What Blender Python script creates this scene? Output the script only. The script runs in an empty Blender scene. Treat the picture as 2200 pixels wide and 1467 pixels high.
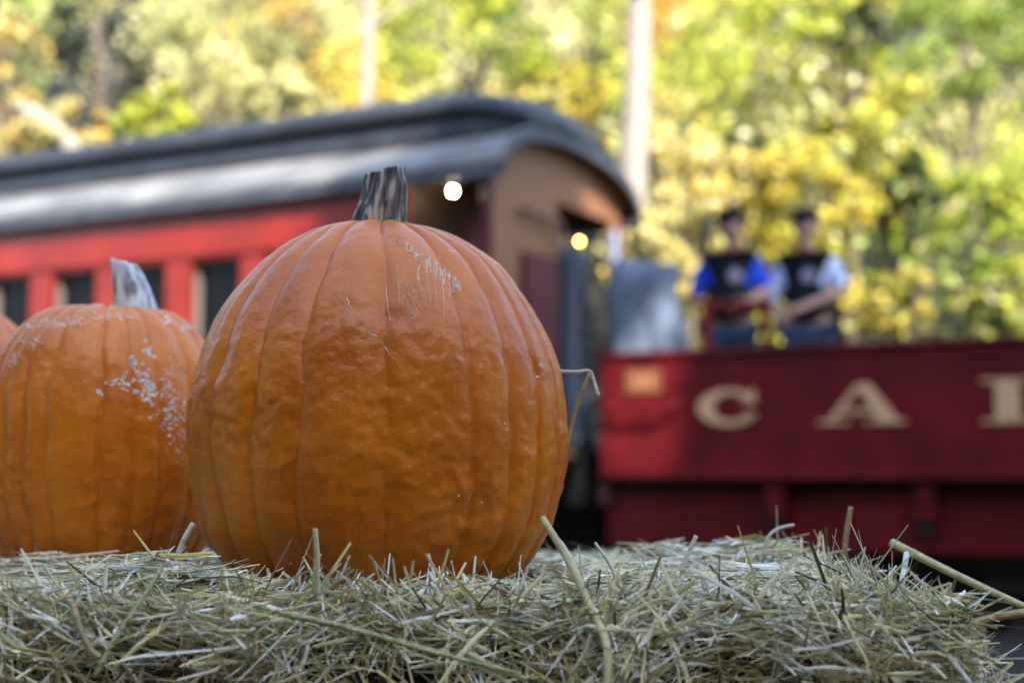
import bpy, bmesh, math, random, zlib
import numpy as np
from mathutils import Vector, Matrix
from mathutils.bvhtree import BVHTree

random.seed(7); rng = np.random.default_rng(7)
R = math.radians
scene = bpy.context.scene
col = scene.collection

# ------------------------------------------------------------------ camera
CAM = Vector((0, 0, 1.10)); PITCH = R(5.16); FPX = 3056.0
cam = bpy.data.cameras.new('camera'); cam_ob = bpy.data.objects.new('camera', cam); col.objects.link(cam_ob)
cam_ob.location = CAM; cam_ob.rotation_euler = (R(90) + PITCH, 0, 0)
cam.sensor_width = 36; cam.lens = 50; cam.clip_start = 0.05; cam.clip_end = 600
cam.dof.use_dof = True; cam.dof.focus_distance = 1.09; cam.dof.aperture_fstop = 3.7
scene.camera = cam_ob

# ------------------------------------------------------------------ sky and sun
SUN_EL = R(42); S = Vector((0.26, -0.698, 0.669)).normalized()      # direction towards the sun
world = bpy.data.worlds.new('World'); scene.world = world; world.use_nodes = True
nt = world.node_tree; nt.nodes.clear()
sky = nt.nodes.new('ShaderNodeTexSky'); sky.sky_type = 'NISHITA'; sky.sun_disc = False
sky.sun_elevation = SUN_EL; sky.sun_rotation = math.atan2(S.x, S.y)
bg = nt.nodes.new('ShaderNodeBackground'); bg.inputs['Strength'].default_value = 0.15
ow = nt.nodes.new('ShaderNodeOutputWorld')
nt.links.new(sky.outputs[0], bg.inputs[0]); nt.links.new(bg.outputs[0], ow.inputs[0])
sl = bpy.data.lights.new('sun', 'SUN'); sl.energy = 2.8; sl.angle = R(0.53); sl.color = (1, 0.94, 0.84)
so = bpy.data.objects.new('sun', sl); col.objects.link(so)
so.rotation_euler = S.to_track_quat('Z', 'Y').to_euler(); so.location = (10, -25, 30)
scene.view_settings.view_transform = 'Standard'; scene.view_settings.look = 'None'
scene.view_settings.exposure = 2.6; scene.view_settings.gamma = 1
scene.cycles.use_denoising = True
scene.cycles.max_bounces = 6; scene.cycles.diffuse_bounces = 2; scene.cycles.transparent_max_bounces = 8


def at(px, py, Y):
    """world point on the photograph's ray through (px, py) at forward distance Y"""
    u = (px - 1100) / FPX; v = (733.5 - py) / FPX
    y = math.cos(PITCH) - v * math.sin(PITCH); z = math.sin(PITCH) + v * math.cos(PITCH)
    return Vector((u * Y / y, Y, CAM.z + z * Y / y))


# ------------------------------------------------------------------ materials
def reseed(t):
    global rng
    k = zlib.crc32(t.encode()); rng = np.random.default_rng(k); random.seed(k)

def lk(m, a, b): m.node_tree.links.new(a, b)

def mat(name, colr, rough=0.6, var=0.15, scale=6.0, bump=0.0, bscale=40.0, spec=0.5, metal=0.0, coords='Object', stretch=None, dark=None):
    m = bpy.data.materials.new(name); m.use_nodes = True
    n = m.node_tree.nodes; b = n['Principled BSDF']
    tc = n.new('ShaderNodeTexCoord'); src = tc.outputs[coords]
    if stretch:
        mp = n.new('ShaderNodeMapping'); mp.inputs['Scale'].default_value = stretch
        lk(m, src, mp.inputs[0]); src = mp.outputs[0]
    nz = n.new('ShaderNodeTexNoise'); nz.inputs['Scale'].default_value = scale; nz.inputs['Detail'].default_value = 6
    nz.inputs['Roughness'].default_value = 0.65
    lk(m, src, nz.inputs['Vector'])
    rp = n.new('ShaderNodeValToRGB')
    c = Vector(colr); d = Vector(dark) if dark else c * (1 - var * 2)
    rp.color_ramp.elements[0].position = 0.3; rp.color_ramp.elements[1].position = 0.7
    rp.color_ramp.elements[0].color = (max(d[0], 0), max(d[1], 0), max(d[2], 0), 1)
    rp.color_ramp.elements[1].color = (min(c[0] * (1 + var), 1), min(c[1] * (1 + var), 1), min(c[2] * (1 + var), 1), 1)
    lk(m, nz.outputs['Fac'], rp.inputs[0]); lk(m, rp.outputs[0], b.inputs['Base Color'])
    b.inputs['Roughness'].default_value = rough; b.inputs['Specular IOR Level'].default_value = spec
    b.inputs['Metallic'].default_value = metal
    if bump:
        n2 = n.new('ShaderNodeTexNoise'); n2.inputs['Scale'].default_value = bscale; n2.inputs['Detail'].default_value = 5
        lk(m, src, n2.inputs['Vector'])
        bp = n.new('ShaderNodeBump'); bp.inputs['Strength'].default_value = bump; bp.inputs['Distance'].default_value = 0.02
        lk(m, n2.outputs['Fac'], bp.inputs['Height']); lk(m, bp.outputs[0], b.inputs['Normal'])
    return m

def leaf_mat(name, rough=0.5, trans=0.35):
    m = bpy.data.materials.new(name); m.use_nodes = True
    n = m.node_tree.nodes; b = n['Principled BSDF']; out = n['Material Output']
    a = n.new('ShaderNodeAttribute'); a.attribute_name = 'Col'
    lk(m, a.outputs['Color'], b.inputs['Base Color']); b.inputs['Roughness'].default_value = rough
    b.inputs['Specular IOR Level'].default_value = 0.4
    if not trans: return m
    t = n.new('ShaderNodeBsdfTranslucent'); lk(m, a.outputs['Color'], t.inputs['Color'])
    mx = n.new('ShaderNodeMixShader'); mx.inputs[0].default_value = trans
    lk(m, b.outputs[0], mx.inputs[1]); lk(m, t.outputs[0], mx.inputs[2]); lk(m, mx.outputs[0], out.inputs['Surface'])
    return m

def emis(name, colr, strength):
    m = bpy.data.materials.new(name); m.use_nodes = True
    b = m.node_tree.nodes['Principled BSDF']; b.inputs['Base Color'].default_value = (*colr, 1)
    b.inputs['Emission Color'].default_value = (*colr, 1); b.inputs['Emission Strength'].default_value = strength
    return m

M = {}
M['ground'] = mat('ground', (0.028, 0.021, 0.014), 0.95, 0.3, 3.0, 0.5, 30)
M['ballast'] = mat('ballast', (0.022, 0.019, 0.016), 0.95, 0.35, 14.0, 0.8, 60)
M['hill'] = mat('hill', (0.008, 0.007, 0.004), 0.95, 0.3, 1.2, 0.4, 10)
M['added_wall_stone'] = mat('added_wall_stone', (0.045, 0.04, 0.036), 0.95, 0.3, 8, 0.5, 20)
M['rail'] = mat('rail', (0.05, 0.035, 0.028), 0.7, 0.2, 20, metal=0.3)
M['sleeper'] = mat('sleeper', (0.025, 0.019, 0.015), 0.9, 0.3, 12, 0.5, 30, stretch=(1, 6, 6))
M['coach_red'] = mat('coach_red', (0.20, 0.0125, 0.0055), 0.45, 0.18, 2.0, 0.05, 60, spec=0.3)
M['car_red'] = mat('car_red', (0.09, 0.0038, 0.0052), 0.5, 0.28, 2.5, 0.06, 50, spec=0.15)
M['maroon'] = mat('maroon', (0.07, 0.004, 0.012), 0.45, 0.2, 4, spec=0.2)
M['tan'] = mat('tan', (0.19, 0.085, 0.036), 0.5, 0.12, 5, stretch=(1, 14, 1), spec=0.2)
M['roof_low'] = mat('roof_low', (0.15, 0.147, 0.143), 0.6, 0.38, 1.3, 0.08, 30, spec=0.3)  # patchy light grey imitates sun and dappled shadow on a charcoal roof
M['roof_up'] = mat('roof_up', (0.020, 0.022, 0.027), 0.6, 0.3, 1.6, 0.08, 30, spec=0.3)  # same charcoal roof, darkened to imitate light at a grazing angle
M['fascia'] = mat('fascia', (0.05, 0.055, 0.068), 0.55, 0.2, 5, spec=0.25)
M['frame'] = mat('frame', (0.18, 0.15, 0.13), 0.5, 0.12, 8)
M['pane'] = mat('pane', (0.004, 0.004, 0.005), 0.2, 0.2, 2, spec=0.06)
M['black'] = mat('black', (0.010, 0.010, 0.011), 0.7, 0.3, 6, 0.1, 40, spec=0.2)
M['interior'] = mat('interior', (0.025, 0.016, 0.010), 0.7, 0.25, 4)
M['slate'] = mat('slate', (0.012, 0.019, 0.032), 0.5, 0.15, 5, spec=0.3)
M['yellow'] = mat('yellow_edge', (0.42, 0.27, 0.04), 0.6, 0.25, 9)
M['cream'] = mat('cream', (0.46, 0.28, 0.145), 0.5, 0.08, 9)
M['numeral'] = mat('numeral', (0.27, 0.11, 0.045), 0.5, 0.1, 20)
M['plate'] = mat('plate', (0.14, 0.045, 0.018), 0.5, 0.1, 20)
M['steel'] = mat('steel', (0.13, 0.15, 0.22), 0.5, 0.1, 8)
M['rust'] = mat('rust', (0.16, 0.07, 0.06), 0.6, 0.3, 12)
M['cover'] = mat('cover', (0.065, 0.09, 0.135), 0.75, 0.35, 7, 0.15, 40)
M['bark_pale'] = mat('bark_pale', (0.25, 0.205, 0.165), 0.8, 0.18, 6, 0.4, 20, stretch=(3, 3, 0.7))
M['bark'] = mat('bark', (0.16, 0.12, 0.085), 0.9, 0.3, 6, 0.5, 20, stretch=(3, 3, 0.6))
M['leaf'] = leaf_mat('leaf')
M['straw'] = leaf_mat('straw', 0.5, 0.0)
M['hay_core'] = mat('hay_core', (0.04, 0.03, 0.014), 0.95, 0.4, 60, 0.8, 150, stretch=(0.4, 1, 1))  # core colour darkened so the gaps between strands look shaded
M['twine'] = mat('twine', (0.45, 0.33, 0.16), 0.8, 0.2, 60)
M['skin'] = mat('skin', (0.32, 0.17, 0.125), 0.5, 0.08, 12)
M['hair'] = mat('hair', (0.010, 0.007, 0.006), 0.6, 0.3, 40, spec=0.1)
M['shirt_blue'] = mat('shirt_blue', (0.012, 0.045, 0.40), 0.75, 0.12, 9, 0.2, 30, spec=0.1)
M['shirt_pale'] = mat('shirt_pale', (0.42, 0.50, 0.68), 0.75, 0.08, 9, 0.2, 30)
M['vest'] = mat('vest', (0.007, 0.009, 0.013), 0.75, 0.2, 9, 0.2, 30, spec=0.1)
M['denim'] = mat('denim', (0.025, 0.045, 0.085), 0.85, 0.2, 12, 0.2, 60, spec=0.1)
M['badge'] = mat('badge', (0.20, 0.18, 0.27), 0.6, 0.1, 20)
M['kerchief'] = mat('kerchief', (0.16, 0.012, 0.014), 0.7, 0.15, 20, spec=0.1)
M['hat'] = mat('hat', (0.010, 0.011, 0.016), 0.8, 0.2, 20, spec=0.1)


# ------------------------------------------------------------------ helpers
def link(name, me, m=None, parent=None, smooth=False):
    o = bpy.data.objects.new(name, me); col.objects.link(o)
    if m is not None: me.materials.append(M[m] if isinstance(m, str) else m)
    if parent: o.parent = parent
    if smooth:
        me.polygons.foreach_set('use_smooth', [True] * len(me.polygons))
    return o

def tag(o, label, cat, group=None, kind=None):
    o['label'] = label; o['category'] = cat
    if group: o['group'] = group
    if kind: o['kind'] = kind
    return o

def struct(o): o['kind'] = 'structure'; return o

def empty(name, loc, rz=0.0):
    o = bpy.data.objects.new(name, None); col.objects.link(o); o.location = loc; o.rotation_euler = (0, 0, rz)
    o.empty_display_size = 0.1
    return o

def mesh_from(name, v, f):
    me = bpy.data.meshes.new(name); me.from_pydata([tuple(p) for p in v], [], f); me.update(); return me

def box(name, x0, x1, y0, y1, z0, z1, m, parent=None, bev=0.006):
    bm = bmesh.new()
    bmesh.ops.create_cube(bm, size=1)
    for v in bm.verts:
        v.co = Vector(((x0 + x1) / 2 + v.co.x * (x1 - x0), (y0 + y1) / 2 + v.co.y * (y1 - y0), (z0 + z1) / 2 + v.co.z * (z1 - z0)))
    if bev:
        b = min(bev, abs(x1 - x0) * .3, abs(y1 - y0) * .3, abs(z1 - z0) * .3)
        bmesh.ops.bevel(bm, geom=bm.edges[:], offset=b, segments=1, affect='EDGES')
    me = bpy.data.meshes.new(name); bm.to_mesh(me); bm.free()
    return link(name, me, m, parent)

def tube_arrays(pts, radii, sides=8, cap=True, off=0):
    pts = [Vector(p) for p in pts]; n = len(pts)
    if not hasattr(radii, '__len__'): radii = [radii] * n
    V = []; F = []
    ref = None
    for i, p in enumerate(pts):
        d = (pts[min(i + 1, n - 1)] - pts[max(i - 1, 0)]).normalized()
        if ref is None: ref = Vector((0, 0, 1)) if abs(d.z) < .9 else Vector((1, 0, 0))
        a = d.cross(ref).normalized(); b = a.cross(d).normalized(); ref = b
        for k in range(sides):
            t = 2 * math.pi * k / sides
            V.append(p + (a * math.cos(t) + b * math.sin(t)) * radii[i])
    for i in range(n - 1):
        for k in range(sides):
            k2 = (k + 1) % sides
            F.append((off + i * sides + k, off + i * sides + k2, off + (i + 1) * sides + k2, off + (i + 1) * sides + k))
    if cap:
        F.append(tuple(off + k for k in range(sides))[::-1]); F.append(tuple(off + (n - 1) * sides + k for k in range(sides)))
    return V, F

def tube(name, pts, radii, m, parent=None, sides=10, smooth=True):
    V, F = tube_arrays(pts, radii, sides)
    return link(name, mesh_from(name, V, F), m, parent, smooth)

def spline(pts, n):
    """Catmull-Rom through pts"""
    P = [Vector(p) for p in pts]; P = [P[0] * 2 - P[1]] + P + [P[-1] * 2 - P[-2]]
    out = []
    segs = len(P) - 3
    for i in range(n):
        t = i / (n - 1) * segs; k = min(int(t), segs - 1); f = t - k
        a, b, c, d = P[k:k + 4]
        out.append(0.5 * ((2 * b) + (c - a) * f + (2 * a - 5 * b + 4 * c - d) * f * f + (3 * b - a - 3 * c + d) * f ** 3))
    return out

def np_mesh(name, V, F, C=None):
    """quads from numpy arrays; C = colour for each vertex"""
    me = bpy.data.meshes.new(name); n = len(F)
    me.vertices.add(len(V)); me.vertices.foreach_set('co', np.ascontiguousarray(V, dtype=np.float32).ravel())
    me.loops.add(n * 4); me.loops.foreach_set('vertex_index', np.ascontiguousarray(F, dtype=np.int32).ravel())
    me.polygons.add(n); me.polygons.foreach_set('loop_start', np.arange(0, n * 4, 4, dtype=np.int32))
    me.update(calc_edges=True)
    if C is not None:
        a = me.attributes.new('Col', 'FLOAT_COLOR', 'POINT')
        a.data.foreach_set('color', np.ascontiguousarray(np.concatenate([C, np.ones((len(C), 1))], 1), dtype=np.float32).ravel())
    return me

def unit(a): return a / np.maximum(np.linalg.norm(a, axis=1, keepdims=True), 1e-9)

def leaf_arrays(P, size, C, flat=0.0, asp=0.62):
    """pointed leaf quads at P facing random ways; C colour for each leaf"""
    n = len(P)
    d = unit(rng.normal(size=(n, 3))); u = rng.normal(size=(n, 3)); u[:, 2] += flat; u = unit(np.cross(d, unit(u)))
    s = (size * rng.uniform(0.6, 1.3, n))[:, None]
    V = np.stack([P - d * s * .5, P + u * s * .5 * asp, P + d * s * .5, P - u * s * .5 * asp], 1).reshape(-1, 3)
    F = np.arange(n * 4).reshape(n, 4)
    return V, F, np.repeat(C, 4, axis=0)

PAL = {
    'yellowgreen': [(0.50, 0.50, 0.05), (0.38, 0.45, 0.05), (0.62, 0.55, 0.08), (0.22, 0.30, 0.04)],
    'green': [(0.20, 0.28, 0.04), (0.32, 0.38, 0.05), (0.12, 0.17, 0.03), (0.44, 0.46, 0.10)],
    'yellow': [(0.72, 0.52, 0.07), (0.75, 0.58, 0.12), (0.60, 0.42, 0.05), (0.50, 0.48, 0.07)],
    'pale': [(0.72, 0.62, 0.28), (0.78, 0.66, 0.36), (0.62, 0.58, 0.22), (0.55, 0.52, 0.15)],
    'olive': [(0.48, 0.46, 0.16), (0.56, 0.52, 0.24), (0.36, 0.36, 0.10), (0.64, 0.58, 0.34)],
    'orange': [(0.70, 0.38, 0.04), (0.60, 0.30, 0.04), (0.72, 0.48, 0.07), (0.40, 0.26, 0.04)],
    'dark': [(0.009, 0.014, 0.004), (0.015, 0.022, 0.006), (0.04, 0.05, 0.012), (0.006, 0.009, 0.003)],  # shade put into the leaf colour: foliage gaps and the wood's shaded side
}
def pal_cols(p, n):
    a = np.array(PAL[p]); i = rng.choice(4, n, p=[.36, .3, .2, .14])
    k = np.where(rng.uniform(0, 1, (n, 1)) < .28, rng.uniform(.12, .45, (n, 1)), rng.uniform(.8, 1.25, (n, 1)))
    return np.clip(a[i] * k, 0, .85)

def hill_z(x, y):
    return max(0.0, (y - 14.2)) * 0.60 + (0.5 * math.sin(x * .5) * math.sin(y * .3 + 1) if y > 15 else 0) - (0.0)

def crown_points(c, rx, rz, nclump, n, holes=0.0):
    """leaf positions gathered in clumps spread over an uneven ellipsoid"""
    cl = unit(rng.normal(size=(nclump, 3))) * rng.uniform(.35, 1.0, (nclump, 1)) ** .5
    cl = cl * np.array([rx, rx, rz]) * rng.uniform(.8, 1.15, (nclump, 1))
    rr = rng.uniform(.16, .38, nclump) * min(rx, rz)
    k = rng.integers(0, nclump, n)
    q = unit(rng.normal(size=(n, 3))) * rng.uniform(0, 1, (n, 1)) ** .45
    return np.array(c) + cl[k] + q * rr[k][:, None] * np.array([1.15, 1.15, .8]), cl

def tree(name, label, c, rx, rz, pal, n=4200, leaf=0.105, base=None, trunk_r=0.1, bark='bark', nclump=34, group='trees on the slope behind the train', cat='tree', extra=None):
    reseed(label); c = Vector(c)
    if base is None: base = Vector((c.x + random.uniform(-.2, .2), c.y + .1, hill_z(c.x, c.y + .1) - .1))
    root = empty(name, base); tag(root, label, cat, group)
    P, cl = crown_points(c, rx, rz, nclump, n)
    V, F, C = leaf_arrays(P, leaf, pal_cols(pal, n) if not extra else np.concatenate([pal_cols(pal, n - n // 3), pal_cols(extra, n // 3)])[rng.permutation(n)])
    me = np_mesh('crown', V - np.array(base), F, C); link('crown', me, 'leaf', root)
    h = c - base
    top = h + Vector((0, 0, rz * .4))
    tv, tf = tube_arrays(spline([(0, 0, 0), h * .5 + Vector((random.uniform(-.1, .1), 0, 0)), top], 8), [trunk_r * (1 - .11 * i) for i in range(8)], 8)
    for q in cl[: min(14, nclump)]:
        e = h + Vector(q); st = h * random.uniform(.45, .95)
        a, b = tube_arrays(spline([st, (st + e) / 2 + Vector((0, 0, -.08 * rx)), e], 5), [trunk_r * f for f in (.42, .33, .24, .16, .08)], 5, off=len(tv))
        tv += a; tf += b
    link('trunk', mesh_from('trunk', tv, tf), bark, root, True)
    return root


# ------------------------------------------------------------------ ground, track, hillside
g = mesh_from('ground', [(-250, -250, 0), (250, -250, 0), (250, 250, 0), (-250, 250, 0)], [(0, 1, 2, 3)])
struct(link('ground', g, 'ground'))
xs = np.linspace(-60, 60, 90); ys = np.concatenate([np.linspace(13.9, 30, 30), np.linspace(31.5, 75, 24)])
V = []; F = []
for j, y in enumerate(ys):
    for i, x in enumerate(xs):
        z = hill_z(x, y) + (0.12 * math.sin(x * 2.3 + y) * math.cos(y * 1.9) if j else -.05)
        V.append((x, y, z))
for j in range(len(ys) - 1):
    for i in range(len(xs) - 1):
        a = j * len(xs) + i; F.append((a, a + 1, a + len(xs) + 1, a + len(xs)))
struct(link('hillside', mesh_from('hillside', V, F), 'hill', None, True))

ALPHA = R(28); CORNER = Vector((-0.165, 10.0, 0))                  # near corner of the coach body
DV = Vector((math.cos(ALPHA), -math.sin(ALPHA), 0)); NV = Vector((math.sin(ALPHA), math.cos(ALPHA), 0))
def TP(t, w, z): return CORNER + DV * t + NV * w + Vector((0, 0, z))
tr = empty('track', TP(0, 1.2, 0), -ALPHA); struct(tr)
bm = bmesh.new()
b0 = [bm.verts.new(p) for p in ((-16, -1.7, .002), (14, -1.7, .002), (14, -1.15, .1), (-16, -1.15, .1), (14, 1.15, .1), (-16, 1.15, .1), (14, 1.7, .002), (-16, 1.7, .002))]
for f in ((0, 1, 2, 3), (3, 2, 4, 5), (5, 4, 6, 7)): bm.faces.new([b0[i] for i in f])
me = bpy.data.meshes.new('ballast'); bm.to_mesh(me); bm.free(); link('ballast', me, 'ballast', tr)
slp = None
for k in range(36):
    x = -12 + k * .62
    if slp is None:
        o = box('sleeper', -.1, .1, -.95, .95, 0, .1, 'sleeper', tr, .01); slp = o.data
    else:
        o = link('sleeper', slp, None, tr)
    o.location = (x, random.uniform(-.02, .02), .07)
for y in (-.5, .5): box('rail', -16, 14, y - .03, y + .03, .171, .27, 'rail', tr, .01)


wl = empty('added_dark_wall', TP(0, 3.3, 0), -ALPHA); tag(wl, 'added low dark wall hiding the sunlit slope seen under the train', 'wall')  # wall added so the view beneath the cars stays dark
for r_ in range(3):
    x = -14 + random.uniform(0, .5)
    while x < 12:
        l = random.uniform(.5, 1.0); box('stone', x + .008, x + l - .008, random.uniform(-.02, .02), .4, r_ * .3 + .006, r_ * .3 + .294, 'added_wall_stone', wl, .02); x += l

# ------------------------------------------------------------------ passenger coach
coach = empty('passenger_coach', TP(0, 0, 0), -ALPHA)
tag(coach, 'red wooden passenger coach with grey clerestory roof and open end platform', 'railway carriage')
L = 10.0; W = 2.4; VB = 0.69                                        # body runs from x = -VB to -L
WIN = [2.228 + .755 * k for k in range(-1, 8)]; WW = .51; ZS, ZT = 1.95, 2.765
box('lower_panel', -L, -VB, 0, .06, 1.2, ZS, 'coach_red', coach)
box('window_sill', -L, -VB, -.03, .0, ZS - .05, ZS - .005, 'coach_red', coach)
box('letterboard', -L, -VB, 0, .06, ZT, 3.24, 'coach_red', coach)
box('moulding', -L, -VB, -.018, -.001, ZT + .035, ZT + .075, 'coach_red', coach)
prev = VB
for s in WIN:
    box('pier', -s, -prev, 0, .06, ZS, ZT, 'coach_red', coach, .004)
    wn = empty('window', (-(s + WW / 2), 0.07, ZS)); wn.parent = coach
    h = ZT - ZS; hw = WW / 2
    bm = bmesh.new()
    for (a, b, c, d, y0, y1) in ((-hw, -hw + .035, 0, h, 0, .09), (hw - .012, hw, 0, h, .03, .09), (-hw + .05, hw - .012, h - .02, h, .03, .06), (-hw + .05, hw - .012, 0, .04, .02, .06)):
        r = bmesh.ops.create_cube(bm, size=1)
        for v in r['verts']: v.co = Vector(((a + b) / 2 + v.co.x * (b - a), (y0 + y1) / 2 + v.co.y * (y1 - y0), (c + d) / 2 + v.co.z * (d - c)))
    me = bpy.data.meshes.new('frame'); bm.to_mesh(me); bm.free(); link('frame', me, 'frame', wn)
    box('pane', -hw + .045, hw - .025, .035, .041, .03, h - .03, 'pane', wn, 0)
    prev = s + WW
box('pier', -L, -prev, 0, .06, ZS, ZT, 'coach_red', coach, .004)
box('far_wall', -L, -VB, W - .06, W, 1.2, 3.24, 'coach_red', coach)
box('interior_lining', -L, -VB - .07, .19, .21, 1.25, 3.2, 'interior', coach, 0)
box('bulkhead', -VB - .06, -VB, .06, W - .06, 1.25, 3.22, 'interior', coach)
box('bulkhead_door', -VB, -VB + .03, .8, 1.6, 1.27, 3.1, 'maroon', coach)
# platform, end wall of the vestibule
box('platform', -VB, .66, 0, W, 1.13, 1.24, 'black', coach)
box('platform_edge', .05, .66, -.03, -.003, 1.19, 1.235, 'yellow', coach)
box('corner_post', -.06, .0, 0, .07, 1.24, 3.24, 'maroon', coach)
box('corner_post', -.06, .0, W - .07, W, 1.24, 3.24, 'maroon', coach)

def zend(w):                                                        # height of the roof's end arch
    q = min(1, abs((w - W / 2) / (W / 2 + .06)))
    return 3.27 + .40 * math.sqrt(max(0, 1 - q ** 2.3))
def arch_panel(name, w0, w1, z0, x0, x1, m):
    n = 10; V = []; F = []
    for x in (x0, x1):
        for i in range(n + 1):
            w = w0 + (w1 - w0) * i / n; V += [(x, w, z0), (x, w, zend(w) - .075)]
    k = 2 * (n + 1)
    for i in range(n):
        a = 2 * i
        F += [(a, a + 1, a + 3, a + 2), (k + a, k + a + 2, k + a + 3, k + a + 1), (a, a + 2, k + a + 2, k + a), (a + 1, k + a + 1, k + a + 3, a + 3)]
    F += [(0, k, k + 1, 1), (2 * n, 2 * n + 1, k + 2 * n + 1, k + 2 * n)]
    return link(name, mesh_from(name, V, F), m, coach)
arch_panel('end_panel', .071, 1.12, 1.3, -.05, -.01, 'tan')
arch_panel('end_header', 1.121, 2.17, 3.19, -.05, -.012, 'tan')
arch_panel('end_panel', 2.171, W - .071, 1.24, -.05, -.01, 'tan')
box('end_gate', -.006, .03, .5, 1.13, 1.28, 2.72, 'maroon', coach)
tube('grab_rail', spline([(.05, .42, 3.02), (.06, .9, 3.02), (.06, 1.04, 2.98), (.06, 1.06, 2.74)], 12), .022, 'rust', coach)
# bullnosed clerestory roof as a lofted grid
full = [(-.08, 3.25), (.05, 3.33), (.2, 3.42), (.38, 3.52), (.58, 3.60), (.59, 3.62), (.59, 3.84), (.5, 3.87), (.52, 3.915), (.8, 4.05), (1.2, 4.12)]
full = full + [(W - w, z) for w, z in full[-2::-1]]
ns = 60
loft = []
for i in range(ns + 1):
    s = -.14 + (1.14) * (i / 24) ** 1.25 if i <= 24 else 1.0 + (L + .1 - 1.0) * (i - 24) / (ns - 24)
    q = min(1, (s + .14) / 1.1); f = math.sqrt(max(0, 1 - (1 - q) ** 2))
    row = []
    for w, z in full:
        ze = zend(w) if -.06 < w < W + .06 else 3.25
        row.append((-s, w, ze + (z - ze) * f))
    loft.append(row)
def roof_part(name, a, b, m):
    V = []; F = []; k = b - a + 1
    for row in loft: V += row[a:b + 1]
    for i in range(ns):
        for j in range(k - 1): F.append((i * k + j, i * k + j + 1, (i + 1) * k + j + 1, (i + 1) * k + j))
    me = mesh_from(name, V, F); o = link(name, me, m, coach, True)
    md = o.modifiers.new('thickness', 'SOLIDIFY'); md.thickness = .03; md.offset = 1
    return o
nf = len(full)
roof_part('lower_roof', 0, 5, 'roof_low'); roof_part('clerestory_wall', 5, 6, 'fascia'); roof_part('upper_roof', 6, nf - 7, 'roof_up')
roof_part('clerestory_wall', nf - 7, nf - 6, 'fascia'); roof_part('lower_roof', nf - 6, nf - 1, 'roof_low')
for k in range(9):
    s = 1.25 + k * .95
    box('clerestory_window', -s - .55, -s, .572, .588, 3.66, 3.80, 'pane' if k % 3 else 'frame', coach, 0)
# eave boards and end arch board
box('eave_board', -L, .12, -.1, -.03, 3.165, 3.25, 'fascia', coach)
box('eave_board', -L, .12, W + .03, W + .1, 3.165, 3.25, 'fascia', coach)
V = []; F = []; n = 24
for i in range(n + 1):
    w = -.06 + (W + .12) * i / n; z = zend(w)
    V += [(.12, w, z - .085), (.12, w, z + .012), (.155, w, z + .012), (.155, w, z - .085)]
for i in range(n):
    a = 4 * i
    for j in range(4): F.append((a + j, a + (j + 1) % 4, a + 4 + (j + 1) % 4, a + 4 + j))
link('end_arch_board', mesh_from('end_arch_board', V, F), 'fascia', coach)
box('ceiling', -L, -VB, .0, W, 3.242, 3.27, 'tan', coach, 0)
V = []; F = []
for i in range(n + 1):
    w = .02 + (W - .04) * i / n; V += [(-VB, w, zend(w) - .08), (.12, w, zend(w) - .08)]
for i in range(n): F.append((2 * i, 2 * i + 1, 2 * i + 3, 2 * i + 2))
link('vestibule_ceiling', mesh_from('vestibule_ceiling', V, F), 'tan', coach, True)
tube('end_column', [(.5, .35, 1.24), (.5, .35, 1.32), (.5, .35, 1.33), (.5, .35, 2.6), (.5, .35, 2.64), (.5, .35, 2.66)], [.13, .13, .105, .105, .095, .06], 'slate', coach, 20)
tube('handrail', [(.06, 2.06, 1.24), (.06, 2.06, 3.1)], .035, 'steel', coach, 10)
box('buffer_beam', .56, .66, .1, W - .1, .85, 1.128, 'black', coach)
box('side_sill', -L, .5, .02, .14, .98, 1.128, 'black', coach)
box('side_sill', -L, .5, W - .14, W - .02, .98, 1.128, 'black', coach)
for k, (z, d) in enumerate(((.42, .0), (.66, .1), (.9, .2))):
    box('step', -.66, -.02, -.02 + d, .2 + d, z, z + .04, 'black', coach)
for sx in (-.69, .0): box('step_stringer', sx - .015, sx + .015, .0, .42, .36, 1.13, 'black', coach)
box('gap_block', -.1, .56, .6, 1.8, .42, .849, 'black', coach)  # black box added to hide sunlit ground behind the gap between the cars
for k, (z, d) in enumerate(((.42, .0), (.66, .1), (.9, .2))):
    box('step', -.66, -.02, W - .2 - d, W + .02 - d, z, z + .04, 'black', coach)
for sx in (-.69, .0): box('step_stringer', sx - .015, sx + .015, W - .42, W, .36, 1.13, 'black', coach)
tube('coupler', [(.64, 1.2, .86), (.8, 1.2, .86), (.84, 1.2, .86)], [.07, .07, .1], 'rust', coach, 12)
tube('brake_hose', spline([(.66, .62, .98), (.78, .6, .8), (.86, .6, .72), (.96, .62, .82)], 12), .03, 'black', coach, 8)
tube('marker_lamp_body', [(.70, .42, .84), (.70, .42, .96), (.70, .42, .97), (.70, .42, 1.0)], [.06, .06, .04, .04], 'rust', coach, 14)

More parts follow.
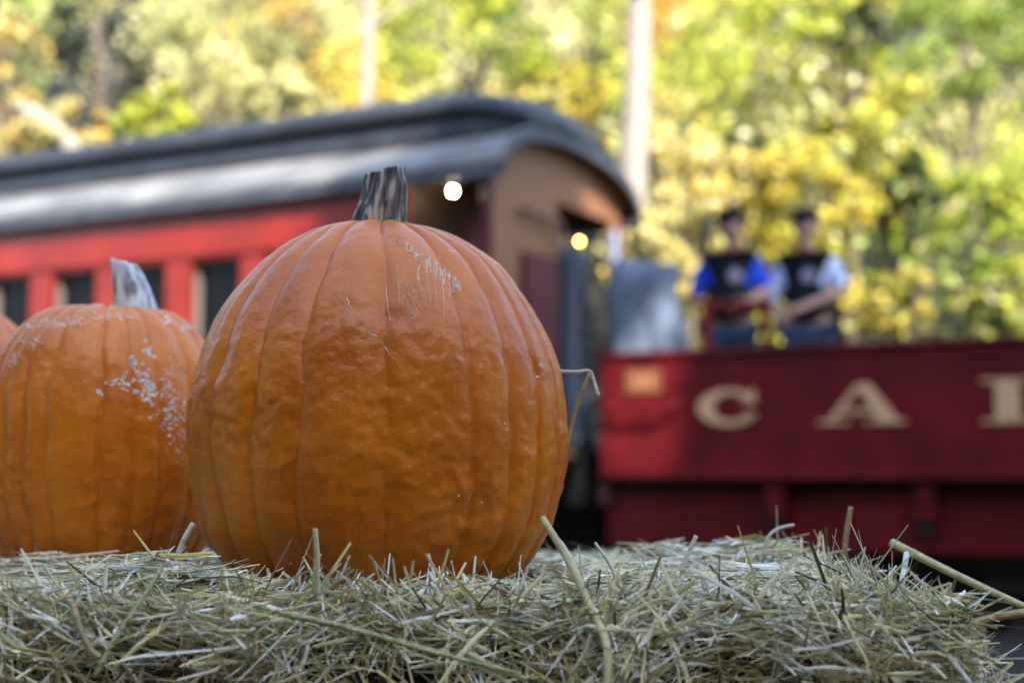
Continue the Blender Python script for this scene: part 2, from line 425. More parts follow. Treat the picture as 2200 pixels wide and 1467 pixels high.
def wheel_mesh():
    V, F = tube_arrays([(0, -.06, 0), (0, -.02, 0), (0, -.02, 0), (0, .05, 0)], [.43, .43, .40, .40], 28)
    v2, f2 = tube_arrays([(0, -.085, 0), (0, -.06, 0)], [.09, .11], 14, off=len(V)); return mesh_from('wheel', V + v2, F + f2)
WM = wheel_mesh(); WM.materials.append(M['black']); FR = None
def bogie(parent, xc, y0):
    for dx in (-.75, .75):
        for y, f in ((.7, 1), (1.7, -1)):
            o = bpy.data.objects.new('wheel', WM); col.objects.link(o); o.parent = parent
            o.location = (xc + dx, y0 + y, .70); o.rotation_euler = (0, 0, 0 if f > 0 else math.pi)
        tube('axle', [(xc + dx, y0 + .62, .70), (xc + dx, y0 + 1.78, .70)], .06, 'black', parent, 10)
    for y in (.42, 1.88):
        bm = bmesh.new()
        pr = [(-1.05, .62), (-1.05, .86), (-.4, .92), (.4, .92), (1.05, .86), (1.05, .62), (.55, .60), (.3, .42), (-.3, .42), (-.55, .60)]
        A = [bm.verts.new((xc + x, y0 + y, z)) for x, z in pr]; B = [bm.verts.new((xc + x, y0 + y + .1, z)) for x, z in pr]
        bm.faces.new(A); bm.faces.new(B[::-1])
        for i in range(len(pr)): j = (i + 1) % len(pr); bm.faces.new((A[j], A[i], B[i], B[j]))
        me = bpy.data.meshes.new('truck_frame'); bm.to_mesh(me); bm.free(); link('truck_frame', me, 'black', parent)
bogie(coach, -2.1, 0.0); bogie(coach, -8.2, 0.0)
box('underframe', -L, .4, .5, 1.9, .78, 1.12, 'black', coach)

# two lit bulbs of the coach
def bulb(label, loc, mname):
    root = empty('light_bulb', loc); tag(root, label, 'light bulb', 'lit bulbs in the coach vestibule')
    bm = bmesh.new(); bmesh.ops.create_uvsphere(bm, u_segments=14, v_segments=10, radius=.010)
    for v in bm.verts:
        if v.co.z > 0: v.co.x *= 1 - v.co.z * 30; v.co.y *= 1 - v.co.z * 30; v.co.z *= 1.5
    me = bpy.data.meshes.new('globe'); bm.to_mesh(me); bm.free(); link('globe', me, mname, root, True)
    tube('socket', [(0, 0, .018), (0, 0, .05)], .012, 'black', root, 10)
    tube('cord', [(0, 0, .05), (0, 0, .17)], .004, 'black', root, 6)
M['bulb_white'] = emis('bulb_white', (1.0, .80, .52), 260); M['bulb_warm'] = emis('bulb_warm', (1.0, .45, .12), 22)
bulb('bright white round bulb hanging in the dark opening left of the tan end wall', at(973, 412, 10.36), 'bulb_white')
bulb('dim amber bulb hanging in the end doorway above the dark column', at(1245, 519, 11.9), 'bulb_warm')


# ------------------------------------------------------------------ open gondola car
car = empty('open_rail_car', TP(.86, 0, 0), -ALPHA)
tag(car, 'low sided dark red open rail car lettered in cream beside the coach', 'rail car')
GL = 8.0; GW = 2.3; ZB, ZU = 1.05, 1.845
box('side_panel', 0, GL, 0, .05, ZB, ZU, 'car_red', car)
box('top_rail', -.02, GL, -.025, .075, ZU + .002, 1.885, 'car_red', car, .012)
box('bottom_flange', 0, GL, -.07, -.002, ZB - .01, ZB + .035, 'car_red', car, .008)
box('side_panel', 0, GL, GW - .05, GW, ZB, ZU, 'car_red', car)
box('top_rail', -.02, GL, GW - .075, GW + .025, ZU + .002, 1.885, 'car_red', car, .012)
box('end_panel', 0, .05, .055, GW - .055, ZB, ZU, 'car_red', car)
box('end_panel', GL - .05, GL, .055, GW - .055, ZB, ZU, 'car_red', car)
box('floor', .055, GL - .055, .055, GW - .055, 1.09, 1.15, 'sleeper', car)
box('side_sill', .04, GL, .10, .16, .60, .97, 'car_red', car, .01)
box('sill_flange', .04, GL, .05, .098, .60, .64, 'car_red', car, .006)
box('side_sill', .04, GL, GW - .16, GW - .10, .60, .97, 'car_red', car, .01)
box('end_sill', .0, .036, .1, GW - .1, .60, .97, 'car_red', car)
box('underframe', .1, GL, .165, GW - .165, .90, 1.085, 'black', car)
for k in range(7):
    x = 1.208 + .93 * k
    box('stake_bracket', x - .065, x + .065, -.02, .096, .80, ZB - .012, 'car_red', car, .012)
    box('bracket_foot', x - .05, x + .05, .0, .09, .72, .795, 'black', car, .01)
for k in range(10):
    for z in (1.12, 1.80):
        x = .06 + k * .465
        tube('rivet', [(x, -.012, z), (x, 0.002, z)], [.008, .012], 'car_red', car, 6)
tube('grab_iron', spline([(.1, .0, 1.53), (.1, -.07, 1.52), (.14, -.085, 1.50), (.34, -.085, 1.49), (.52, -.085, 1.50), (.56, -.07, 1.53), (.56, .0, 1.56)], 24), .017, 'car_red', car, 8)
box('number_plate', .19, .445, -.012, -.001, 1.605, 1.765, 'plate', car, .003)
for k in range(3): box('numeral', .25 + k * .052, .285 + k * .052, -.018, -.0125, 1.635, 1.735, 'numeral', car, 0)
tube('hand_rail', [(1.6, GW - .03, 2.47), (GL - .1, GW - .03, 2.47)], .022, 'rust', car, 8)
for k in range(5): tube('rail_post', [(1.62 + k * 1.55, GW - .03, 1.89), (1.62 + k * 1.55, GW - .03, 2.47)], .02, 'rust', car, 8)
bogie(car, 2.75, -.05); bogie(car, 6.6, -.05)

def letter(name, polys, x0, zz, sc, w):
    bm = bmesh.new()
    for pl in polys:
        A = [bm.verts.new((x0 + x * w, -.0095, zz + y * sc)) for x, y in pl]; B = [bm.verts.new((x0 + x * w, -.0005, zz + y * sc)) for x, y in pl]
        bm.faces.new(A)
        for i in range(len(pl)): j = (i + 1) % len(pl); bm.faces.new((A[j], A[i], B[i], B[j]))
    bmesh.ops.recalc_face_normals(bm, faces=bm.faces[:])
    me = bpy.data.meshes.new(name); bm.to_mesh(me); bm.free(); return link(name, me, 'cream', car)
# C: fat left bowl, thin top and bottom, blunt serif top right
out = [(.5 + .5 * math.cos(a), .5 + .5 * math.sin(a)) for a in np.linspace(R(38), R(326), 26)]
inn = [(.535 + .275 * math.cos(a), .5 + .365 * math.sin(a)) for a in np.linspace(R(38), R(326), 26)]
cp = [[out[i], out[i + 1], inn[i + 1], inn[i]] for i in range(25)]
cp.append([(.70, .62), (.93, .62), (.93, .97), (.86, .93), (.74, .74)])
cp.append([(.74, .33), (.93, .35), (.91, .20), (.80, .12)])
letter('letter', cp, .70, 1.384, .238, .42)
ap = [[(.46, 1), (.60, 1), (.92, .07), (.68, .07)], [(.46, 1), (.50, .89), (.19, .07), (.11, .07)], [(.0, 0), (.36, 0), (.36, .07), (.0, .07)], [(.54, 0), (1, 0), (1, .07), (.54, .07)], [(.24, .26), (.70, .26), (.67, .36), (.28, .36)]]
letter('letter', ap, 1.49, 1.386, .246, .55)
lp = [[(.16, .07), (.44, .07), (.44, .93), (.16, .93)], [(.0, .93), (.60, .93), (.60, 1), (.0, 1)], [(.0, 0), (1, 0), (1, .07), (.0, .07)], [(.82, .07), (1, .07), (1, .40), (.93, .40)]]
letter('letter', lp, 2.48, 1.378, .26, .50)

# things carried in the open car
rail = empty('inner_railing', at(1580, 700, 9.75) * 1); rail.location.z = 1.15
tag(rail, 'dark red railing inside the open car in front of the two men', 'railing')
rx0 = at(1518, 700, 9.75).x - rail.location.x; rx1 = at(1645, 700, 9.75).x - rail.location.x
zr = at(1580, 652, 9.75).z - 1.15
for x in (rx0, rx1): box('post', x - .03, x + .03, -.03, .03, 0, zr + .03, 'car_red', rail)
box('top_bar', rx0 + .031, rx1 - .031, -.022, .022, zr - .05, zr + .02, 'car_red', rail)
box('lower_bar', rx0 + .031, rx1 - .031, -.02, .02, zr - .42, zr - .36, 'car_red', rail)

# grey canvas cover draped over an upright stack by the end of the open car
cv = at(1392, 660, 9.95); V = []; F = []
zt = at(1392, 566, 9.95).z; nn = 44; mm = 16
for j in range(mm + 1):
    t = j / mm
    for i in range(nn):
        a = 2 * math.pi * i / nn
        ca, sa = math.cos(a), math.sin(a)
        r = 1 / max(abs(ca) ** 5 + abs(sa) ** 5, 1e-6) ** .2
        if t < .25: f = (t / .25) ** .6; z = zt + .02 - .035 * f - .03 * ca * f
        else: f = 1 + (.16 * (t - .25)); z = zt - .015 - (t - .25) / .75 * (zt - 1.16) - .03 * ca
        fold = .06 * math.sin(5 * a + 3.2 * t) * max(0, t - .2) + .035 * math.sin(11 * a - 5 * t) * max(0, t - .3) + .03 * math.sin(9 * t + 2 * ca) * (t > .25)
        V.append((ca * r * (.235 * f + fold), sa * r * (.2 * f + fold), z))
for j in range(mm):
    for i in range(nn): F.append((j * nn + i, j * nn + (i + 1) % nn, (j + 1) * nn + (i + 1) % nn, (j + 1) * nn + i))
F.append(tuple(range(nn)))
o = link('canvas_cover', mesh_from('canvas_cover', [(a, b, c - 1.15) for a, b, c in V], F), 'cover', None, True)
o.location = (cv.x, cv.y, 1.15)
tag(o, 'pale blue grey canvas cover draped at the coach end of the open car', 'canvas cover')
# slim iron hook standing behind the man in blue
hk = [at(1521, 800, 10.75), at(1521, 560, 10.75), at(1519, 490, 10.75), at(1528, 470, 10.75), at(1560, 468, 10.75), at(1580, 474, 10.75)]
hk[0].z = 1.15
o = tube('hook_pole', spline(hk, 26), .02, 'slate', None, 8); tag(o, 'dark iron hooked pole behind the head of the man in blue', 'pole')


# ------------------------------------------------------------------ people
def skin_mesh(nodes, edges, sub=2):
    """nodes: name -> (co, radius); returns a mesh grown round the edges"""
    names = list(nodes); idx = {k: i for i, k in enumerate(names)}
    me = bpy.data.meshes.new('skin_tmp'); me.from_pydata([nodes[k][0] for k in names], [(idx[a], idx[b]) for a, b in edges], [])
    o = bpy.data.objects.new('skin_tmp', me); col.objects.link(o)
    o.modifiers.new('s', 'SKIN').use_smooth_shade = True
    for i, k in enumerate(names):
        r = nodes[k][1]; d = me.skin_vertices[0].data[i]; d.radius = r if hasattr(r, '__len__') else (r, r); d.use_root = (i == 0)
    md = o.modifiers.new('u', 'SUBSURF'); md.levels = sub; md.render_levels = sub
    dg = bpy.context.evaluated_depsgraph_get(); res = bpy.data.meshes.new_from_object(o.evaluated_get(dg))
    bpy.data.objects.remove(o); bpy.data.meshes.remove(me)
    return res

def head_mesh(c, turn=0.0):
    bm = bmesh.new(); bmesh.ops.create_uvsphere(bm, u_segments=28, v_segments=20, radius=1)
    for v in bm.verts:
        x, y, z = v.co
        w = 1.0 if z > -.1 else 1 - .34 * min(1, (-z - .1) / .9)
        nx, ny, nz = x * .077 * w, y * .098 * (1 if y > 0 else .95) * (1 if z > -.3 or y < 0 else .8), z * .122
        if y < -.75 and abs(x) < .2 and -.38 < z < .12: ny -= .024 * (1 - abs(x) / .2) * (1 - abs(z + .2) / .35 if z < -.2 else .8 - (z + .2) * 2)
        if y < -.6 and .08 < abs(x) < .55 and .02 < z < .3: ny += .009                       # eye sockets
        if y < -.7 and abs(x) < .34 and -.62 < z < -.50: ny -= .006                          # lips
        if abs(x) > .93 and abs(z + .02) < .28 and abs(y) < .35: nx *= 1.16; ny += .012       # ears
        v.co = Vector((nx, ny, nz))
    bmesh.ops.rotate(bm, verts=bm.verts, cent=(0, 0, 0), matrix=Matrix.Rotation(turn, 3, 'Z'))
    bmesh.ops.translate(bm, verts=bm.verts, vec=c)
    return bm

def person(label, loc, rz, hands, elbows, shirt, hat_kind, turn, cuffs_up):
    root = empty('person', loc, rz); tag(root, label, 'person', 'men standing in the open car')
    N = {'pelvis': ((0, 0, .96), (.165, .12)), 'belly': ((0, -.015, 1.12), (.16, .125)), 'chest': ((0, -.01, 1.33), (.165, .115)), 'neckb': ((0, .0, 1.475), (.07, .065)), 'neck': ((0, -.005, 1.56), (.052, .055)), 'skull': ((0, -.01, 1.62), (.05, .06))}
    E = [('pelvis', 'belly'), ('belly', 'chest'), ('chest', 'neckb'), ('neckb', 'neck'), ('neck', 'skull')]
    for s, sd in ((-1, 'a'), (1, 'b')):
        hd = Vector(hands[sd]); el = Vector(elbows[sd]); fw = (hd - el).normalized()
        N['sh' + sd] = ((s * .185, .0, 1.425), .062); N['el' + sd] = (tuple(el), .043); N['wr' + sd] = (tuple(hd - fw * .05), .028)
        N['pa' + sd] = (tuple(hd), (.038, .022))
        E += [('chest', 'sh' + sd), ('sh' + sd, 'el' + sd), ('el' + sd, 'wr' + sd), ('wr' + sd, 'pa' + sd)]
        N['hip' + sd] = ((s * .10, 0, .90), .085); N['kn' + sd] = ((s * .115, -.015, .50), .057); N['an' + sd] = ((s * .12, .02, .09), .042); N['toe' + sd] = ((s * .135, -.15, .04), .035)
        E += [('pelvis', 'hip' + sd), ('hip' + sd, 'kn' + sd), ('kn' + sd, 'an' + sd), ('an' + sd, 'toe' + sd)]
    body = skin_mesh(N, E)
    bm = bmesh.new(); bm.from_mesh(body)
    for sd, s in (('a', -1), ('b', 1)):                                                   # five bent fingers on each palm
        hd = Vector(hands[sd]); fw = (hd - Vector(elbows[sd])).normalized(); up = Vector((0, 0, 1)); sdv = fw.cross(up).normalized(); up = sdv.cross(fw)
        for k, (off, ln) in enumerate(((-.027, .062), (-.009, .075), (.009, .078), (.027, .07))):
            p0 = hd + up * off; p1 = p0 + fw * ln * .55 ; p2 = p1 + (fw * .55 + sdv * -.5 * s).normalized() * ln * .5
            v, f = tube_arrays([p0, p1, (p1 + p2) / 2, p2], [.0095, .009, .0085, .006], 7)
            vs = [bm.verts.new(q) for q in v]; [bm.faces.new([vs[i] for i in q]) for q in f]
        p0 = hd + up * .024 - fw * .03; v, f = tube_arrays([p0, p0 + (up + fw * .7) * .03, p0 + (up * .8 + fw * 1.4) * .045], [.012, .0105, .007], 7)
        vs = [bm.verts.new(q) for q in v]; [bm.faces.new([vs[i] for i in q]) for q in f]
    h = head_mesh(Vector((0, -.025, 1.70)), turn); tmp = bpy.data.meshes.new('t'); h.to_mesh(tmp); h.free(); bm.from_mesh(tmp); bpy.data.meshes.remove(tmp)
    bm.to_mesh(body); bm.free(); body.name = 'body'
    link('body', body, 'skin', root, True)
    def cloth(name, keys, grow, m, over=None):
        n2 = {}
        for k in keys:
            co, r = N[k]; r = r if hasattr(r, '__len__') else (r, r); n2[k] = (co, (r[0] + grow, r[1] + grow))
        if over: n2.update(over)
        e2 = [e for e in E if e[0] in n2 and e[1] in n2]
        return link(name, skin_mesh(n2, e2), m, root, True)
    sh = ['chest', 'belly', 'neckb', 'sha', 'shb', 'ela', 'elb']
    ov = {}
    if not cuffs_up: sh += ['wra', 'wrb']; ov = {'wra': (N['wra'][0], (.036, .036)), 'wrb': (N['wrb'][0], (.036, .036))}
    cloth('shirt', sh, .016, shirt, ov)
    cloth('vest', ['chest', 'belly', 'pelvis'], .030, 'vest', {'neckb': ((0, .0, 1.44), (.105, .08))})
    cloth('trousers', ['pelvis', 'hipa', 'hipb', 'kna', 'knb', 'ana', 'anb'], .020, 'denim')
    for s in (-1, 1):
        bm = bmesh.new(); bmesh.ops.create_uvsphere(bm, u_segments=14, v_segments=10, radius=1)
        for v in bm.verts: v.co = Vector((s * .133 + v.co.x * .05, -.07 + v.co.y * .14, max(.0, .045 + v.co.z * .055)))
        me = bpy.data.meshes.new('shoe'); bm.to_mesh(me); bm.free(); link('shoe', me, 'hat', root, True)
    # round badge on the chest
    v, f = tube_arrays([(.05, -.165, 1.33), (.05, -.172, 1.33)], [.052, .05], 18); link('badge', mesh_from('badge', v, f), 'badge', root)
    # hair and hat
    bm = head_mesh(Vector((0, -.012, 1.71)), turn)
    for v in bm.verts:
        v.co = Vector((v.co.x * 1.07, (v.co.y + .012) * 1.05 - .006, (v.co.z - 1.71) * 1.05 + 1.715))
    bmesh.ops.bisect_plane(bm, geom=bm.verts[:] + bm.edges[:] + bm.faces[:], plane_co=(0, -.03, 1.70), plane_no=(0, 1, .55), clear_inner=True)
    me = bpy.data.meshes.new('hair'); bm.to_mesh(me); bm.free(); link('hair', me, 'hair', root, True)
    if hat_kind == 'brim':
        v, f = tube_arrays([(0, -.02, 1.765), (0, -.02, 1.768), (0, -.02, 1.775), (0, -.02, 1.83), (0, -.02, 1.86), (0, -.02, 1.865)], [.145, .15, .102, .097, .085, .02], 24)
    else:
        v, f = tube_arrays([(0, -.015, 1.75), (0, -.015, 1.79), (0, -.015, 1.83), (0, -.015, 1.85)], [.098, .103, .09, .03], 24)
        n0 = len(v); v += [Vector((x, y, z)) for x, y, z in ((-.08, -.08, 1.765), (.08, -.08, 1.765), (.06, -.175, 1.752), (-.06, -.175, 1.752), (-.08, -.08, 1.757), (.08, -.08, 1.757), (.06, -.175, 1.745), (-.06, -.175, 1.745))]
        f += [(n0, n0 + 3, n0 + 2, n0 + 1), (n0 + 4, n0 + 5, n0 + 6, n0 + 7), (n0 + 3, n0 + 7, n0 + 6, n0 + 2), (n0, n0 + 4, n0 + 7, n0 + 3), (n0 + 1, n0 + 2, n0 + 6, n0 + 5)]
    if hat_kind != 'bare': link('hat' if hat_kind == 'brim' else 'cap', mesh_from('hat', v, f), 'hat', root, True)
    v, f = tube_arrays([(0, -.012, 1.475), (0, -.02, 1.50), (0, -.01, 1.53)], [.088, .09, .066], 16); link('neckerchief', mesh_from('neckerchief', v, f), 'kerchief', root, True)
    return root
p1 = at(1572, 700, 10.25); p2 = at(1735, 700, 10.25)
person('man in bright blue shirt and dark vest with hands together at his waist', (p1.x, p1.y, 1.152), R(-16),
       {'a': (.04, -.30, 1.07), 'b': (.10, -.29, 1.10)}, {'a': (-.27, -.02, 1.17), 'b': (.25, -.06, 1.21)}, 'shirt_blue', 'cap', R(20), True)
person('man in pale shirt sleeves and dark vest looking down at his hands', (p2.x, p2.y, 1.152), R(-24),
       {'a': (-.11, -.33, 1.00), 'b': (-.06, -.33, 1.05)}, {'a': (-.26, -.04, 1.13), 'b': (.27, -.04, 1.22)}, 'shirt_pale', 'cap', R(10), True)


# ------------------------------------------------------------------ trees and the slope behind the train
WOOD_N = 250000
py = 16.2 + rng.uniform(0, 1, WOOD_N) ** .9 * 24; px = rng.uniform(-1, 1, WOOD_N) * (.42 * py + 2.5)
hz = np.array([hill_z(a, b) for a, b in zip(px, py)])
cid = (np.floor(px / 1.5) * 37 + np.floor(py / 1.9) * 101).astype(int) % 997
crng = np.random.default_rng(3); ch = crng.uniform(.5, 3.6, 997); cx = crng.uniform(-.5, .5, (997, 2)); cpal = crng.choice(6, 997, p=[.33, .2, .16, .12, .12, .07])
keep = crng.uniform(0, 1, 997) > .42
qx = (np.floor(px / 1.5) + .5) * 1.5 + cx[cid, 0] + rng.normal(0, .42, WOOD_N); qy = (np.floor(py / 1.9) + .5) * 1.9 + cx[cid, 1] + rng.normal(0, .6, WOOD_N)
qz = hz + ch[cid] * rng.uniform(.15, 1.0, WOOD_N) ** .7
names = ['yellowgreen', 'green', 'yellow', 'pale', 'olive', 'orange']
C = np.zeros((WOOD_N, 3))
for i, nme in enumerate(names):
    mk = cpal[cid] == i; C[mk] = pal_cols(nme, int(mk.sum()))
cleared_wedge = (qx / qy > -.335) & (qx / qy < -.262) & (rng.uniform(0, 1, WOOD_N) > .12)   # leaves cut out along the line of sight to make a dark gap
mk = keep[cid] & (qy > 15.4) & ~cleared_wedge
V, F, C = leaf_arrays(np.stack([qx, qy, qz], 1)[mk], .145, C[mk])
o = link('hillside_wood', np_mesh('hillside_wood', V, F, C), 'leaf'); tag(o, 'yellow and green autumn undergrowth covering the slope', 'undergrowth', kind='stuff')

def tr_at(px, py, Y, rx, rz, pal, label, **kw):
    tree(kw.pop('name', 'autumn_tree'), label, at(px, py, Y), rx, rz, pal, **kw)
tr_at(10, 120, 17.5, .6, .8, 'olive', 'olive tree with orange leaves at the top left corner beside the dark gap', n=1700, extra='orange')
tr_at(205, 130, 19.0, 1.0, 1.4, 'dark', 'dark evergreen in deep shade above the left end of the coach', n=2600)  # leaf colour near black to imitate the shaded gap here
tr_at(130, 310, 16.6, .75, .5, 'olive', 'low orange and olive shrub just above the coach roof at left', name='autumn_shrub', extra='orange', cat='shrub')
tr_at(470, 80, 18.5, 1.05, 1.0, 'olive', 'pale olive tree between the dark gap and the slim white trunk')
tr_at(540, 215, 17.0, 1.0, .5, 'pale', 'washed out cream shrub directly above the middle of the coach roof', name='autumn_shrub', cat='shrub', extra='olive')
tr_at(340, 270, 16.8, .5, .4, 'yellowgreen', 'small lime shrub above the coach roof right of the orange one', name='autumn_shrub', cat='shrub')
tr_at(1000, 110, 18.0, 1.5, 1.0, 'yellowgreen', 'broad lime green tree above the hump of the coach roof')
tr_at(1225, 250, 17.0, .6, .9, 'yellow', 'yellow shrub squeezed between the coach roof and the thick pale trunk', name='autumn_shrub', cat='shrub', extra='yellowgreen')
tr_at(1470, 420, 16.6, .75, 1.2, 'pale', 'pale yellow tree right of the thick trunk and above the man in blue', extra='yellow')
tr_at(1640, 120, 18.0, 1.3, 1.0, 'yellowgreen', 'tall lime tree right of the thick pale trunk at the top edge')
tr_at(1900, 330, 17.6, 1.0, .9, 'yellowgreen', 'yellow green tree in the middle of the right hand slope', extra='yellow')
tr_at(2080, 90, 18.6, 1.3, .9, 'green', 'darker green tree at the top right corner')
tr_at(1740, 440, 16.6, .7, .7, 'yellow', 'golden shrub above the head of the man in pale sleeves', name='autumn_shrub', cat='shrub', extra='yellowgreen')
tr_at(2100, 480, 17.0, 1.0, .8, 'yellowgreen', 'lime green shrub at the right edge above the open car', name='autumn_shrub', cat='shrub', extra='green')
tr_at(1900, 655, 15.8, .55, .35, 'yellow', 'low golden shrub right of the man in pale sleeves behind the open car', name='autumn_shrub', cat='shrub', extra='green')
tr_at(1965, 400, 16.7, .34, .45, 'dark', 'small dark evergreen shrub among the lime trees on the right', name='evergreen_shrub', cat='shrub', extra='green', n=1500)  # near-black leaves added to paint a shaded hole in the foliage
tr_at(1830, 75, 17.2, .5, .3, 'dark', 'dark evergreen branch mass at the top edge right of the lime tree', name='evergreen_shrub', cat='shrub', extra='green', n=1500)  # another shaded hole put into the leaf colour
tr_at(1600, 330, 16.9, .25, .4, 'dark', 'narrow dark evergreen shrub right of the pale yellow tree', name='evergreen_shrub', cat='shrub', extra='green', n=900)  # narrow shaded hole imitated by near-black leaves
tr_at(2130, 660, 15.8, .6, .35, 'yellowgreen', 'low green shrub peeping over the open car at the right edge', name='autumn_shrub', cat='shrub', extra='olive')
tr_at(1420, 610, 15.8, .5, .4, 'yellow', 'bright yellow shrub seen between the canvas cover and the man in blue', name='autumn_shrub', cat='shrub', extra='pale')

def trunk_tree(label, px, Y, r, crown_py, crx, pal):
    reseed(label); b = at(px, 700, Y); b.z = hill_z(b.x, Y) - .1
    tp = at(px + (8 if r > .1 else 14), crown_py, Y)
    root = empty('pale_trunk_tree', b); tag(root, label, 'tree', 'pale trunks on the slope')
    h = tp - b
    tv, tf = tube_arrays(spline([(0, 0, 0), h * .33 + Vector((-.05, 0, 0)), h * .66 + Vector((.04, .02, 0)), h], 14), [r * (1.1 - .03 * i) for i in range(14)], 14)
    for k in range(9):
        st = h * (.7 + .03 * k); e = st + Vector((random.uniform(-1, 1), random.uniform(-1, 1), random.uniform(.5, 1.2))) * crx * .8
        a, bb = tube_arrays(spline([st, (st + e) / 2 + Vector((0, 0, .1)), e], 6), [r * f for f in (.4, .33, .26, .2, .14, .08)], 6, off=len(tv)); tv += a; tf += bb
    link('trunk', mesh_from('trunk', tv, tf), 'bark_pale', root, True)
    P, cl = crown_points(h + Vector((0, 0, crx * .5)), crx, crx * .8, 30, 2600)
    V, F, C = leaf_arrays(P, .12, pal_cols(pal, 2600)); link('crown', np_mesh('crown', V, F, C), 'leaf', root)
tr_at(1372, 540, 15.0, .36, .38, 'pale', 'pale yellow shrub hiding the foot of the thick trunk beside the coach end', name='autumn_shrub', cat='shrub', extra='yellow')
trunk_tree('thick pale sunlit trunk rising right of the coach roof', 1358, 15.6, .17, -420, 1.5, 'yellow')
trunk_tree('slim white trunk rising above the middle of the coach roof', 775, 16.4, .085, -300, 1.2, 'olive')
o = tube('fallen_log', spline([at(40, 225, 16.2), at(110, 275, 16.1), at(175, 345, 16.0), at(250, 470, 15.9)], 10), [.05, .09, .1, .11, .11, .11, .11, .11, .11, .12], 'bark_pale', None, 12)
tag(o, 'pale bare log leaning on the slope above the left end of the coach', 'log')

# big trees behind the photographer: their crowns shade the pumpkins and most of the train
def shade_tree(label, base, crowns, n, leaf=.34, pal='yellowgreen', gap=False):
    reseed(label); base = Vector(base); root = empty('shade_tree', base); tag(root, label, 'tree', 'tall trees behind the photographer')
    tv, tf = [], []
    PP = []
    for (c, rx, rz, k) in crowns:
        c = Vector(c); P, cl = crown_points(c - base, rx, rz, 110, int(n * k)); PP.append(P)
        h = c - base
        a, b = tube_arrays(spline([(0, 0, 0), (h.x * .2, h.y * .2, h.z * .5), h], 9), [.28 - .026 * i for i in range(9)], 10, off=len(tv)); tv += a; tf += b
        for q in cl[:16]:
            e = h + Vector(q); st = h * .8
            a, b = tube_arrays(spline([st, (st + e) / 2, e], 4), [.07, .05, .035, .015], 5, off=len(tv)); tv += a; tf += b
    link('trunk', mesh_from('trunk', tv, tf), 'bark', root, True)
    P = np.concatenate(PP)
    if gap:                                                            # an opening in the crown that lets a patch of sun through
        Q = P + np.array(base); k = ((Q - np.array(CORNER)) @ np.array(NV)) / float(S.dot(NV)); Q = Q - k[:, None] * np.array(S)
        t = (Q - np.array(CORNER)) @ np.array(DV); z = Q[:, 2]; j = rng.normal(0, .05, len(P))
        P = P[~((t > .78 + j) & (t < 1.42 + j + .12 * np.sin(z * 6)) & (z > .95 + j) & (z < 1.72 + j))]
    V, F, C = leaf_arrays(P, leaf, pal_cols(pal, len(P)))
    link('crown', np_mesh('crown', V, F, C), 'leaf', root)
# the edge of the wood that closes the clearing behind and beside the photographer
for (x, y, h, r, what) in ((-9.5, 3.0, 10.0, 2.8, 'on the far left of the clearing'), (-9.0, -4.0, 11.0, 3.2, 'left of the clearing and behind the photographer'), (-4.5, -8.5, 11.5, 3.4, 'half left behind the photographer'),
                           (0.8, -10.0, 11.5, 3.6, 'straight behind the photographer'), (7.5, -9.0, 11.0, 3.4, 'half right behind the photographer'), (10.0, -4.0, 10.0, 3.0, 'right of the clearing'), (10.5, 2.5, 7.0, 2.4, 'on the far right of the clearing')):
    shade_tree('full leafed dark tree ' + what, (x, y, 0), [((x, y, h * .62), r, h * .36, .7), ((x + .6, y + .3, h * .28), r * .9, h * .26, .5)], 9000, .6, 'dark')
def sunward(p, y): p = Vector(p); k = (p.y - y) / -S.y; return p + S * k
shade_tree('tall leafy tree behind the photographer on the right', (6.5, -4.2, 0), [(sunward((2.9, 9.0, 1.3), -4), 2.2, 1.7, 1.0), (sunward((-.3, 10.3, 2.6), -3.6), 1.5, 1.0, .5), (sunward((2.0, 10.2, 2.65), -4), 1.1, .6, .35)], 11000, .3, gap=True)
shade_tree('shorter leafy tree behind the photographer', (3.4, -9.9, 0), [(sunward((-.15, 1.3, 1.12), -9.5), 2.0, 1.35, 1.0)], 13000)


# ------------------------------------------------------------------ hay bales
PALS = np.array([(0.83, 0.735, 0.45), (0.68, 0.60, 0.27), (0.48, 0.43, 0.14), (0.88, 0.845, 0.68), (0.30, 0.20, 0.08), (0.10, 0.07, 0.03), (0.54, 0.53, 0.28)])
PW = [.30, .18, .07, .29, .06, .05, .05]
def strands(P, D, L_, W_, N_, bend=.25, C=None):
    """folded ribbon for each strand: 4 stations x 3 points"""
    n = len(P); D = unit(D)
    side = unit(np.cross(D, N_ + rng.normal(0, .5, (n, 3)))); nor = unit(np.cross(side, D))
    cb = rng.normal(0, bend, n)[:, None]; cs = rng.normal(0, bend, n)[:, None]
    kink = (rng.uniform(0, 1, n) < .16)[:, None] * rng.normal(0, .5, (n, 1))
    st = []
    for k, t in enumerate((-.5, -.17, .17, .5)):
        c = P + D * L_[:, None] * t + nor * L_[:, None] * cb * (t * t - .08) + side * L_[:, None] * cs * (t * t - .08)
        if k == 3: c = c + side * L_[:, None] * kink * .33 - D * L_[:, None] * np.abs(kink) * .12
        w = (W_ * (1.0 if k in (1, 2) else (.75 if k == 0 else .5)))[:, None]
        st += [c - side * w * .5, c + nor * w * .28, c + side * w * .5]
    V = np.stack(st, 1).reshape(-1, 3)
    base = (np.arange(n) * 12)[:, None]
    q = np.array([(0, 1, 4, 3), (1, 2, 5, 4), (3, 4, 7, 6), (4, 5, 8, 7), (6, 7, 10, 9), (7, 8, 11, 10)])
    F = (base[:, :, None] + q[None]).reshape(-1, 4)
    if C is None:
        C = PALS[rng.choice(len(PALS), n, p=PW)] * rng.uniform(.6, 1.22, (n, 1))
    return V, F, np.repeat(np.clip(C, 0, .88), 12, axis=0)

